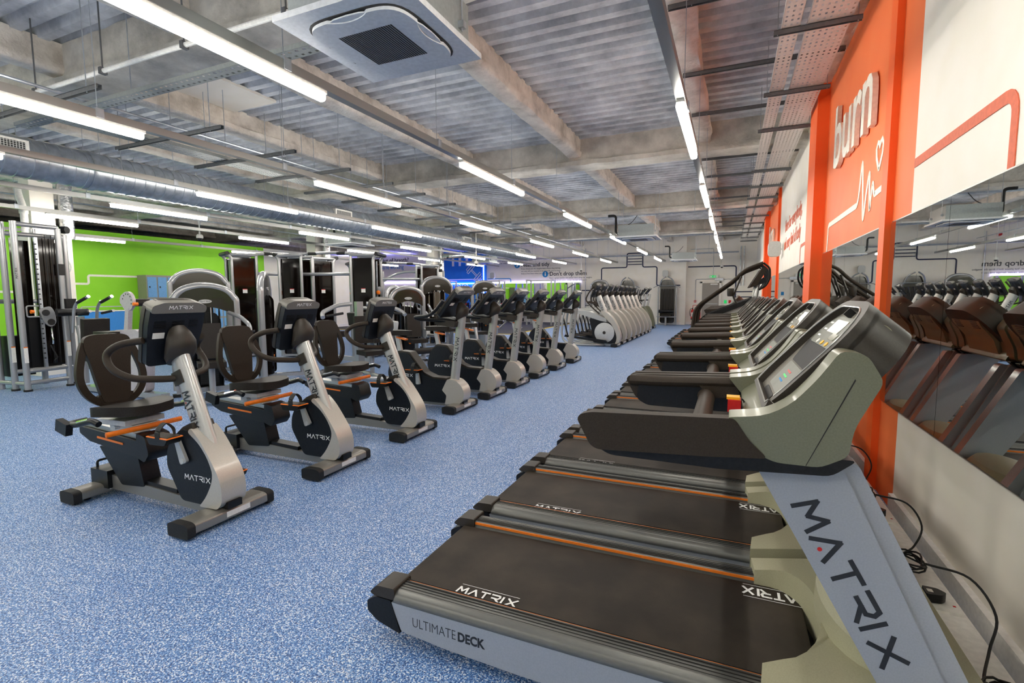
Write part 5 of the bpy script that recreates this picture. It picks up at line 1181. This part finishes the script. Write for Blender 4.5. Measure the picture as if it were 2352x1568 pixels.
selectorized('hooped machine facing forward beyond the farthest recumbent bike', (-6.5, 9.1, 0), -0.6, 1.63, 0.72, 'leg', deckw=0.8)
selectorized('hooped machine left of it with a tan cowl, partly hidden', (-7.6, 10.1, 0), 0.1, 1.68, 0.72, 'press')
selectorized('tall hooped machine with tan side panel near the far clock column', (-7.7, 12.2, 0), -0.5, 1.98, 0.95, 'press', cover='tan')
selectorized('tall hooped machine on the dark matting behind the upright bikes', (-7.9, 15.6, 0), -0.7, 1.95, 0.9, 'press')
selectorized('hooped machine at the end wall behind the cross trainers', (-6.1, 24.9, 0), -PI/2, 2.2, 0.85, 'press')
def pulldown(x, lab):
    t = thing('pulldown_machine', lab, 'strength machine', (x, 25.05, 0), 0, 'tall brown machines along the far wall')
    for s_ in (-1, 1):
        B().m('frame').cyl((s_*0.42, 0.2, 0.05), (s_*0.42, 0.2, 1.85), 0.035, 12).build('upright', t)
        B().m('frame').tube([(s_*0.36, 0.15, 1.85), (s_*0.26, 0.0, 2.2), (s_*0.05, -0.1, 2.33)], 0.03, 10, rnd=0.15).build('top_arm', t)
    B().m('frame_d').prism(round_poly([(-0.34, 0.1), (0.34, 0.1), (0.34, 1.9), (0.24, 2.2), (-0.24, 2.2), (-0.34, 1.9)], 0.12, 4), 0.22, 0.42, 'y', 0.03).build('stack_housing', t)
    b = B().m('pad')
    for k in range(5): b.box(-0.3+k*0.125, -0.2+k*0.125, 0.2, 0.215, 0.6, 1.75)
    b.build('shroud_ribs', t)
    B().m('frame').tube([(-0.62, -0.05, 1.82), (-0.45, -0.05, 1.9), (0.45, -0.05, 1.9), (0.62, -0.05, 1.82)], 0.015, 8, rnd=0.05).build('pull_bar', t)
    B().m('black').cyl((0, -0.05, 1.9), (0, -0.05, 2.25), 0.006, 6).build('cable', t)
    B().m('black').cyl((-0.34, -0.15, 0.68), (0.34, -0.15, 0.68), 0.08, 16).build('thigh_roller', t)
    pad(t, 'seat', -0.2, 0.2, -0.4, 0.0, 0.45, 0.52)
    B().m('frame').box(-0.04, 0.04, -0.3, -0.2, 0.02, 0.46, 0.01).build('seat_post', t)
    B().m('frame').box(-0.45, 0.45, -0.02, 0.06, 0.38, 0.44, 0.01).build('cross_brace', t)
    B().m('frame').box(-0.45, 0.45, 0.15, 0.25, 0.02, 0.1, 0.01).build('base_rail', t)
    B().m('frame').box(-0.05, 0.05, -0.45, 0.2, 0.02, 0.08, 0.01).build('centre_rail', t)
    return t
pulldown(-2.85, 'tall brown pulldown machine alone against the far wall')
pulldown(-4.75, 'tall brown pulldown machine rising behind the cross trainers')

# big cable station at the far left
t = thing('cable_station', 'tall silver cable station with weight stacks at the left edge', 'cable machine', (-10.1, 4.2, 0))
def post(x, y, z1, r=0.05, z0=0.0, nm='frame_post', lean=0):
    return B().m('frame').tube([(x, y, z0), (x+lean, y, z1)], r, 14, ry=r).build(nm, t)
for x, y, z in ((-10.15, 3.92, 2.62), (-9.92, 4.0, 2.62), (-10.0, 4.55, 2.58), (-10.25, 4.72, 2.5)):
    pass
PZ = 0
P = [(-0.17, -0.26, 2.62), (0.10, -0.22, 2.62), (0.07, 0.34, 2.57), (-0.12, 0.50, 2.5), (-0.6, -0.3, 2.6), (-0.6, 0.3, 2.6), (-0.55, -0.28, 2.62)]
for x, y, z in P: post(x, y, z, 0.042)
for a, b_, z in (((0.10, -0.22), (0.07, 0.34), 2.58), ((-0.17, -0.26), (-0.12, 0.5), 2.45), ((0.10, -0.22), (0.07, 0.34), 0.13), ((-0.17, -0.26), (-0.12, 0.5), 0.3), ((-0.6, -0.3), (0.1, -0.22), 0.12), ((-0.6, -0.3), (-0.17, -0.26), 2.55), ((-0.6, 0.3), (-0.12, 0.5), 2.45), ((-0.6, -0.3), (-0.6, 0.3), 1.4), ((0.10, -0.22), (0.07, 0.34), 0.32)):
    B().m('frame').cyl((a[0], a[1], z), (b_[0], b_[1], z), 0.035, 12).build('cross_member', t)
c = B().m('galv').box(0.06, 0.10, 0.02, 0.06, 0.35, 2.4, 0.004).build('adjuster_column', t)
b = B().m('dark_slot')
for k in range(24): b.cyl((0.105, 0.03, 0.5+k*0.078), (0.1, 0.03, 0.5+k*0.078), 0.011, 8)
for k in range(24): b.cyl((0.06, 0.018, 0.5+k*0.078), (0.1, 0.018, 0.5+k*0.078), 0.004, 4)
b.build('column_holes', c)
pl = B().m('frame').prism(round_poly([(-0.02, 1.28), (0.14, 1.33), (0.19, 1.22), (0.20, 1.05), (0.12, 0.98), (0.05, 1.05)], 0.05, 4), 0.11, 0.135, 'x', 0.005).build('pulley_carriage', t)
for z, y in ((1.22, 0.07), (1.07, 0.13)):
    B().m('dark_slot').lathe([(0.03, 0.137), (0.05, 0.137), (0.05, 0.142), (0.03, 0.142)], axis='x', c=(0, y, z), n=18).build('pulley_wheel', pl)
B().m('org').lathe([(0.001, -0.03), (0.03, -0.03), (0.025, 0.01), (0.001, 0.01)], axis='y', c=(0.12, -0.08, 1.24), n=12).build('selector_knob', t)
B().m('frame').tube([(0.1, 0.0, 1.33), (0.1, -0.15, 1.33), (0.1, -0.15, 1.16), (0.1, 0.0, 1.16)], 0.012, 8, rnd=0.03).build('carriage_loop', t)
for y in (0.16, 0.24): B().m('black_m').cyl((0.08, y, 0.4), (0.08, y, 2.45), 0.006, 6).build('cable', t)
B().m('chrome').tube([(0.13, 0.13, 0.98), (0.13, 0.13, 0.85), (0.15, 0.13, 0.8), (0.13, 0.13, 0.72)], 0.012, 8).build('snap_hook', t)
B().m('black_m').tube([(0.13, 0.1, 0.7), (0.16, 0.16, 0.5), (0.15, 0.12, 0.45)], 0.012, 8).build('strap', t)
for s_, y in ((0, -0.12), (1, 0.24)):
    B().m('tint').box(-0.1, -0.09, y-0.09, y+0.14, 0.35, 2.35).build('side_shroud', t)
B().m('tint').box(-0.06, 0.04, 0.05, 0.30, 0.4, 2.4, 0.01).build('rear_cover', t)
B().m('black').box(-0.1, 0.0, -0.1, 0.28, 0.35, 1.15, 0.01).build('weight_stack', t)
B().m('black').box(-0.62, -0.4, -0.22, 0.1, 0.2, 0.85, 0.01).build('weight_stack', t)
b = B().m('black')
for z in (1.28,): b.box(0.09, 0.17, 0.33, 0.47, z, z+0.16, 0.02)
b.build('bottle_holder', t)
b = B().m('black'); b.box(0.12, 0.126, 0.29, 0.37, 1.82, 2.0); o = b.build('instruction_plate', t)
for x, y in ((0.144, -0.22), (-0.127, -0.26)):
    q = B().m('label').box(x-0.003, x+0.001, y-0.025, y+0.025, 0.45, 0.7).build('label_plate', t)
    B().m('org').box(x-0.003, x+0.002, y-0.025, y+0.025, 0.685, 0.70).build('label_edge', q)
q = B().m('label').box(0.112, 0.116, 0.32, 0.37, 0.5, 0.75).build('label_plate', t); B().m('org').box(0.112, 0.117, 0.32, 0.37, 0.735, 0.75).build('label_edge', q)
e = B().m('txt_d'); logo(e, (0.143, -0.235, 1.75), (0, 0, 1), (0, -1, 0), 0.025, 0.16, 0.2, 0.0006); e.build('post_lettering', t)
B().m('black').cyl((0.02, 0.42, 2.56), (0.1, 0.46, 2.56), 0.06, 14).build('top_pulley_cap', t)
for x, y, z in P[:4]: B().m('black_m').cyl((x, y, 0), (x, y, 0.03), 0.055, 12).build('rubber_foot', t)

# seated machine beside it, handles forward
t = thing('strength_machine', 'seated machine with black grip handles just right of the cable station', 'strength machine', (-9.45, 4.62, 0), 0, 'low seated machines')
B().m('frame').tube([(-0.3, 0, 0.05), (-0.3, 0, 1.15)], 0.055, 14).build('upright', t)
B().m('frame').tube([(-0.25, -0.05, 1.0), (-0.1, -0.05, 0.5), (0.15, -0.05, 0.2), (0.7, -0.05, 0.12)], 0.05, 14, rnd=0.3).build('curved_frame', t)
for s_ in (-1, 1):
    B().m('frame').tube([(-0.2, s_*0.16, 0.9), (-0.12, s_*0.16, 1.3), (0.0, s_*0.16, 1.4)], 0.022, 10, rnd=0.1).build('lever_arm', t)
    g = B().m('black_m').tube([(0.0, s_*0.16, 1.38), (0.26, s_*0.16, 1.46)], 0.024, 12).build('grip_handle', t); B().m('chrome').tube([(0.26, s_*0.16, 1.46), (0.31, s_*0.16, 1.475)], 0.026, 12).build('grip_end', g)
    g = B().m('black_m').tube([(0.0, s_*0.16, 1.2), (0.28, s_*0.16, 1.24)], 0.02, 12).build('grip_handle', t); B().m('chrome').tube([(0.28, s_*0.16, 1.24), (0.33, s_*0.16, 1.247)], 0.022, 12).build('grip_end', g)
pad(t, 'backrest', 0.05, 0.15, -0.18, 0.18, 0.72, 1.12, (0, 0.1, 0), bev=0.045)
pad(t, 'seat', 0.1, 0.5, -0.18, 0.18, 0.45, 0.53)
B().m('black').cyl((-0.32, -0.3, 1.22), (-0.28, 0.1, 1.22), 0.06, 14).build('roller_pad', t)
B().m('frame').box(0.2, 0.9, -0.3, 0.2, 0.02, 0.09, 0.01).build('base_rail', t)
B().m('frame').box(0.26, 0.34, -0.1, -0.02, 0.09, 0.45, 0.01).build('seat_post', t)

# lilac-grey machine with the pegged disc
t = thing('strength_machine', 'lilac-grey machine with a pegged round disc in front of the green wall', 'strength machine', (-7.98, 4.38, 0), 0, 'low seated machines')
d = B().m('pinkgrey').prism(round_poly([(0.14*math.cos(2*PI*k/28)*(1.25 if 10 < k < 16 else 1), 1.40+0.14*math.sin(2*PI*k/28)) for k in range(28)], 0.01, 2), -0.02, 0.02, bev=0.004).build('pegged_disc', t)
b = B().m('dark_slot')
for k in range(7): a = math.radians(-20+k*30); b.cyl((0.105*math.cos(a), -0.0215, 1.40+0.105*math.sin(a)), (0.105*math.cos(a), -0.0195, 1.40+0.105*math.sin(a)), 0.011, 8)
b.build('peg_holes', d); B().m('org').cyl((0.16, -0.03, 1.36), (0.16, 0.03, 1.36), 0.025, 10).build('selector_knob', t)
B().m('pad').cyl((0.02, 0.03, 1.38), (0.12, 0.22, 1.38), 0.055, 16).build('roller_pad', t)
B().m('pinkgrey').prism([(-0.04, 1.30), (0.04, 1.30), (-0.02, 0.98), (-0.11, 0.98)], -0.03, 0.03, bev=0.008).build('disc_arm', t)
B().m('pinkgrey').prism(round_poly([(-0.3, 0.98), (0.25, 1.0), (0.45, 0.7), (0.35, 0.1), (-0.15, 0.1), (-0.2, 0.6)], 0.06, 3), -0.06, 0.06, bev=0.02).build('side_plate', t)
pad(t, 'seat', -0.55, -0.15, -0.2, 0.2, 0.86, 0.96); pad(t, 'backrest', 0.3, 0.42, 0.05, 0.4, 0.75, 1.3, (0, 0.2, 0))
B().m('frame').box(-0.5, 0.7, -0.06, 0.06, 0.02, 0.1, 0.01).build('base_rail', t)

# multi-stations: towers joined by bars
def multistation(lab, loc, rz, L=2.6, h=2.45):
    t = thing('multi_station', lab, 'cable machine', loc, rz, 'dark towered multi-stations')
    for i, x in enumerate((0, L)):
        s_ = -1 if i == 0 else 1
        B().m('black').box(x-0.14, x+0.14, -0.2, 0.2, 0.1, 1.15, 0.02).build('weight_stack', t)
        for q in (-0.23, 0.22): B().m('tint').prism(round_poly([(x-0.25, 0.08), (x+0.25, 0.08), (x+0.25, h-0.09), (x-0.25, h-0.09)], 0.02, 3), q, q+0.01).build('side_shroud', t)
        B().m('tintgreen').prism([(-0.22, 0.08), (0.22, 0.08), (0.22, h-0.3), (-0.22, h-0.3)], x-0.225, x-0.215, 'x').build('end_shroud', t)
        for q in (-0.275, 0.275):
            B().m('frame').tube([(x+s_*0.27, q, 0.04), (x+s_*0.27, q, h-0.1), (x+s_*0.36, q, h)], 0.036, 12, rnd=0.08).build('upright', t)
            B().m('frame').cyl((x-s_*0.27, q, 0.04), (x-s_*0.27, q, h-0.04), 0.034, 12).build('upright', t)
        for q in (-0.275, 0.275): B().m('frame').cyl((x-0.3, q, h-0.02), (x+0.3, q, h-0.02), 0.036, 12).build('top_beam', t)
        B().m('black').cyl((x+s_*0.36, -0.33, h), (x+s_*0.36, 0.33, h), 0.045, 14).build('top_pulley', t)
        for q in (-0.08, 0.08): B().m('chrome').cyl((x, q, 0.2), (x, q, h-0.3), 0.012, 8).build('guide_rod', t)
        p_ = B().m('frame').prism(round_poly([(-0.1, 0), (0.1, 0), (0.12, 0.16), (-0.05, 0.2)], 0.04, 3), x+s_*0.3, x+s_*0.33, 'x', fn=lambda q: (q[0], q[1], q[2]+1.5)).build('pulley_carriage', t)
        B().m('org').lathe([(0.04, 0), (0.05, 0.005), (0.04, 0.01)], axis='y', c=(x+s_*0.32, -0.12, 1.55), n=14).build('selector_knob', t)
        B().m('galv').box(x+s_*0.24, x+s_*0.27, -0.02, 0.02, 0.2, h-0.15).build('adjuster_column', t)
        B().m('frame').box(x-0.3, x+0.3, -0.3, 0.3, 0.03, 0.08, 0.015).build('base_rail', t)
        o = B().m('label').box(x-0.05, x+0.05, -0.236, -0.232, 1.55, 1.65).build('label_plate', t); B().m('red').box(x-0.05, x+0.05, -0.2365, -0.2315, 1.635, 1.65).build('label_edge', o)
    B().m('frame').tube([(0, -0.2, h-0.02), (L*0.3, -0.2, h+0.04), (L*0.7, -0.2, h+0.04), (L, -0.2, h-0.02)], 0.035, 12, rnd=0.3).build('pull_up_bar', t)
    B().m('frame').tube([(0, 0.0, h-0.45), (L, 0.0, h-0.45)], 0.04, 12).build('lower_beam', t)
    for q in (0.3, 0.7): B().m('black_m').tube([(L*q-0.1, -0.2, h+0.03), (L*q+0.1, -0.2, h+0.03)], 0.04, 10).build('bar_grip', t)
    return t
multistation('dark tinted multi-station tower in front of the green wall, left of the others', (-10.95, 8.55, 0), 1.15, 1.9, 2.48)
multistation('dark tinted multi-station with pull-up bar right of the middle recumbent console', (-9.75, 9.1, 0), 0.35, 1.75, 2.45)
multistation('dark tinted multi-station farther back, left of the arched cable crossover', (-10.4, 12.2, 0), 0.9, 2.1, 2.45)
# cable crossover arch
t = thing('cable_crossover', 'silver arched cable crossover in front of the end wall slogan', 'cable machine', (-11.6, 14.6, 0), 0.35)
for x in (0, 2.2):
    for q in (-0.12, 0.12): B().m('frame').cyl((x+q, 0, 0.03), (x+q, 0, 2.35), 0.04, 12).build('upright', t)
    B().m('black').box(x-0.1, x+0.1, -0.12, 0.12, 0.1, 1.1, 0.01).build('weight_stack', t)
    B().m('galv').cyl((x, -0.08, 0.1), (x, -0.08, 2.3), 0.02, 8).build('adjuster_column', t)
    B().m('black').cyl((x-0.08, -0.05, 2.36), (x+0.08, -0.05, 2.36), 0.05, 12).build('pulley_wheel', t)
    B().m('frame').box(x-0.3, x+0.3, -0.25, 0.25, 0.02, 0.07, 0.01).build('base_rail', t)
B().m('frame').tube(spline([(0.12, 0, 2.0), (0.6, 0, 2.25), (1.1, 0, 2.33), (1.6, 0, 2.25), (2.08, 0, 2.0)], 6), 0.045, 12).build('arch_beam', t)

# seated press in front of the hooped machine (pads and low silver frame)
t = thing('strength_machine', 'low silver machine with two long pads behind the farthest recumbent bike', 'strength machine', (-7.6, 8.6, 0), -0.15, 'low seated machines')
B().m('frame').rect_sweep([(-0.65, -0.1, 0.14), (-0.45, -0.1, 0.10), (0.6, -0.1, 0.10)], 0.08, 0.1, rnd=0.1).build('base_rail', t)
for x in (-0.6, 0.25): B().m('frame').box(x-0.04, x+0.04, -0.16, -0.04, 0.03, 0.55 if x < 0 else 1.0, 0.015).build('upright', t)
pad(t, 'seat', 0.45, 1.0, -0.3, 0.1, 0.5, 0.58); pad(t, 'backrest', 0.2, 0.95, -0.3, -0.15, 0.85, 1.12, (0.15, 0, 0)); pad(t, 'side_pad', -0.75, -0.35, -0.15, 0.1, 0.55, 0.68)
B().m('frame').box(0.6, 0.7, -0.15, -0.05, 0.06, 0.86, 0.015).build('seat_post', t)
B().m('grey_p').prism(round_poly([(1.0, 0.75), (1.45, 0.72), (1.5, 0.95), (1.05, 0.98)], 0.04, 3), -0.2, -0.1, bev=0.02).build('pivot_housing', t)
B().m('frame').tube([(0.95, -0.15, 1.15), (0.6, -0.15, 1.22), (0.4, -0.15, 1.2)], 0.035, 12, rnd=0.1).build('lever_arm', t)
B().m('red').cyl((0.98, -0.21, 0.86), (0.98, -0.25, 0.86), 0.03, 12).build('release_knob', t)
for x in (-0.6, 0.35): B().m('black_m').box(x-0.08, x+0.08, -0.2, 0.0, 0.0, 0.035, 0.01).build('rubber_foot', t)
# chest press arms behind the middle recumbent
t = thing('strength_machine', 'machine with spread silver arms behind the middle recumbent console', 'strength machine', (-6.3, 7.3, 0), -0.45, 'low seated machines')
for s_ in (-1, 1):
    B().m('frame').tube([(0, s_*0.15, 1.32), (0.1, s_*0.45, 1.3), (0.2, s_*0.75, 1.18), (0.32, s_*0.78, 1.1)], 0.038, 12, rnd=0.12).build('press_arm', t)
    B().m('black_m').tube([(0.3, s_*0.72, 1.12), (0.25, s_*0.4, 1.16)], 0.022, 12).build('grip_handle', t)
B().m('frame').box(-0.06, 0.06, -0.06, 0.06, 0.05, 1.36, 0.02).build('upright', t)
pad(t, 'seat', 0.3, 0.7, -0.2, 0.2, 0.42, 0.5); pad(t, 'backrest', 0.12, 0.2, -0.17, 0.17, 0.6, 1.1)
B().m('frame').tube([(0, -0.5, 0.06), (0.6, -0.4, 0.06), (1.2, 0.0, 0.06)], 0.04, 12, rnd=0.2).build('base_rail', t); B().m('frame').tube([(0, 0.0, 0.06), (1.2, 0.0, 0.06)], 0.04, 12).build('centre_rail', t)
B().m('frame').cyl((0.5, 0, 0.06), (0.5, 0, 0.44), 0.04, 12).build('seat_post', t)
# leg press and benches on the near side of the matting
t = thing('leg_press', 'low blue-grey machine seen between the first upright bikes', 'strength machine', (-6.6, 12.3, 0), -0.4, 'low seated machines')
for s_ in (-1, 1): B().m('frame').tube([(-0.7, s_*0.3, 0.06), (-0.5, s_*0.3, 0.9), (0.4, s_*0.3, 0.95), (0.6, s_*0.3, 0.06)], 0.045, 12, rnd=0.12).build('side_frame', t)
B().m('grey_p').lathe([(0.02, 0), (0.16, 0), (0.16, 0.04), (0.02, 0.04)], axis='y', c=(-0.4, -0.38, 0.9), n=24).build('cam_disc', t)
pad(t, 'seat', -0.2, 0.4, -0.22, 0.22, 0.4, 0.48); pad(t, 'backrest', -0.5, -0.4, -0.22, 0.22, 0.5, 1.0, (0, -0.4, 0))
B().m('org').cyl((-0.42, -0.42, 0.98), (-0.36, -0.42, 0.98), 0.03, 10).build('selector_knob', t); B().m('red').cyl((0.4, -0.36, 0.98), (0.46, -0.36, 0.98), 0.03, 10).build('release_knob', t)
B().m('frame').box(-0.7, 0.6, -0.05, 0.05, 0.03, 0.4, 0.02).build('centre_rail', t)
# dumbbell racks along the blue bay and mirror
def dumbbell():
    t = thing('dumbbell', '', 'dumbbell', group='black and red dumbbells on the far racks')
    B().m('chrome').cyl((0, -0.06, 0), (0, 0.06, 0), 0.014, 8).build('handle', t)
    for s_ in (-1, 1):
        h_ = B().m('black_m').lathe([(0.001, s_*0.06), (0.07, s_*0.06), (0.078, s_*0.075), (0.078, s_*0.13), (0.06, s_*0.145), (0.001, s_*0.145)], axis='y', n=16).build('head', t)
        B().m('red').lathe([(0.001, s_*0.145), (0.05, s_*0.1455), (0.05, s_*0.15), (0.001, s_*0.15)], axis='y', n=14).build('end_disc', h_)
    return t
DB = None; rows = ['lower', 'upper']
for r_, (x0, n, lab) in enumerate(((-15.6, 8, 'blue bay'), (-12.4, 12, 'long mirror'))):
    t = thing('dumbbell_rack', 'black two-tier dumbbell rack in front of the ' + lab, 'rack', (x0, 25.1, 0), 0, 'dumbbell racks')
    L_ = n*0.24+0.1
    for z in (0.5, 0.92):
        B().m('black').box(-0.1, L_, -0.2, 0.14, z-0.02, z+0.02, 0.005).build('shelf', t)
    for x in (-0.05, L_-0.05): B().m('black').box(x-0.03, x+0.03, -0.2, 0.16, 0.0, 0.96, 0.01).build('side_leg', t)
    for i in range(n):
        for j, z in enumerate((0.5, 0.92)):
            if DB is None: DB = dumbbell(); o = DB
            else: o = copy_tree(DB)
            o.location = (x0+0.12+i*0.24, 25.07, z+0.02+0.0785)
            o['label'] = 'black dumbbell with red ends on the ' + rows[j] + ' tier of the rack by the ' + lab; o['group'] = 'dumbbells, ' + rows[j] + ' tier, rack by the ' + lab
# barbell frames
for k, (x, y, lab) in enumerate(((-14.6, 22.3, 'white and grey squat frame in front of the blue bay'), (-11.9, 22.6, 'squat frame with barbell in front of the mirror'), (-9.3, 23.0, 'right-hand squat frame with barbell in front of the mirror'))):
    t = thing('squat_rack', lab, 'squat rack', (x, y, 0), 0.1, 'squat racks on the matting')
    for sx in (0, 1.25):
        for sy in (0, 0.8):
            u_ = B().m('frame').box(sx-0.035, sx+0.035, sy-0.035, sy+0.035, 0.01, 2.25, 0.005).build('upright', t)
        g = B().m('black_m')
        g.box(sx-0.02, sx+0.02, -0.12, -0.035, 1.25, 1.29); g.build('bar_hook', t)
        B().m('frame').box(sx-0.03, sx+0.03, 0, 0.8, 2.19, 2.25).build('side_beam', t)
    B().m('frame').box(0, 1.25, 0.77, 0.83, 2.19, 2.25).build('rear_beam', t)
    if k:
        bb = thing('barbell', 'barbell with black plates on the ' + ('middle' if k == 1 else 'right-hand') + ' squat frame', 'barbell', (x+0.62, y-0.0, 1.32), 0.1, 'racked barbells')
        B().m('chrome').cyl((-1.0, -0.08, 0), (1.0, -0.08, 0), 0.014, 10).build('bar', bb)
        for s_ in (-1, 1): B().m('black_m').lathe([(0.02, s_*0.78), (0.2, s_*0.78), (0.2, s_*0.86), (0.02, s_*0.86)], axis='x', c=(0, -0.08, 0), n=24).build('weight_plate', bb)
# weight benches
for k, (x, y, r_, lab) in enumerate(((-9.0, 20.0, 0.3, 'black bench on the matting seen beyond the third upright bike'), (-11.4, 19.6, -0.2, 'black bench on the matting in front of the squat racks'))):
    t = thing('weight_bench', lab, 'bench', (x, y, 0), r_, 'benches on the matting')
    pad(t, 'seat', -0.3, 0.15, -0.14, 0.14, 0.4, 0.47); pad(t, 'backrest', 0.15, 0.85, -0.14, 0.14, 0.55, 0.62, (0, -0.5, 0))
    B().m('frame').tube([(-0.35, 0, 0.06), (0.0, 0, 0.38), (0.6, 0, 0.06)], 0.035, 10, rnd=0.05).build('frame_tube', t)
    for x_ in (-0.35, 0.6): B().m('frame').cyl((x_, -0.25, 0.045), (x_, 0.25, 0.045), 0.032, 10).build('foot_tube', t)

# ================================================================== CABLES AND PLUGS BY THE WALL
for k in range(7):
    y = 1.72 + k*0.92
    t = thing('power_cable', ['nearest', 'second', 'third', 'fourth', 'fifth', 'sixth', 'seventh'][k] + ' black power cable coiled on the floor trunking', 'power cable', (0.80, y, 0.1035), 0, 'power cables on the trunking')
    rnd = random.Random(k); q = rnd.uniform(0.9, 1.15)
    B().m('cable').tube(spline([(0.055, -0.02, 0.045), (-0.02, 0.05, 0.03), (0.03, 0.2, 0.02), (0.02, 0.34, 0.03), (0.11, 0.50*q, 0.04), (0.165, 0.6*q, 0.12), (0.12, 0.70*q, 0.2), (-0.02, 0.72*q, 0.22)], 6), 0.0048, 8).build('flex', t)
    cl = []
    for i in range(60):
        a = i*2*PI/14; cl.append((0.045+0.045*math.cos(a)*1.0+0.01*math.sin(i), 0.27+0.085*math.sin(a), 0.03+0.012*math.sin(i*0.7)+0.0006*i))
    B().m('cable').tube(cl, 0.0045, 7).build('coil', t)
    p_ = B().m('black'); p_.prism(round_poly([(0.02, -0.035), (0.075, -0.03), (0.10, 0.0), (0.075, 0.03), (0.02, 0.035)], 0.01, 3), 0.012, 0.05, 'z', 0.008); p_ = p_.build('plug', t)
    B().m('label').box(0.03, 0.05, -0.015, 0.01, 0.0505, 0.0515).build('plug_label', p_)
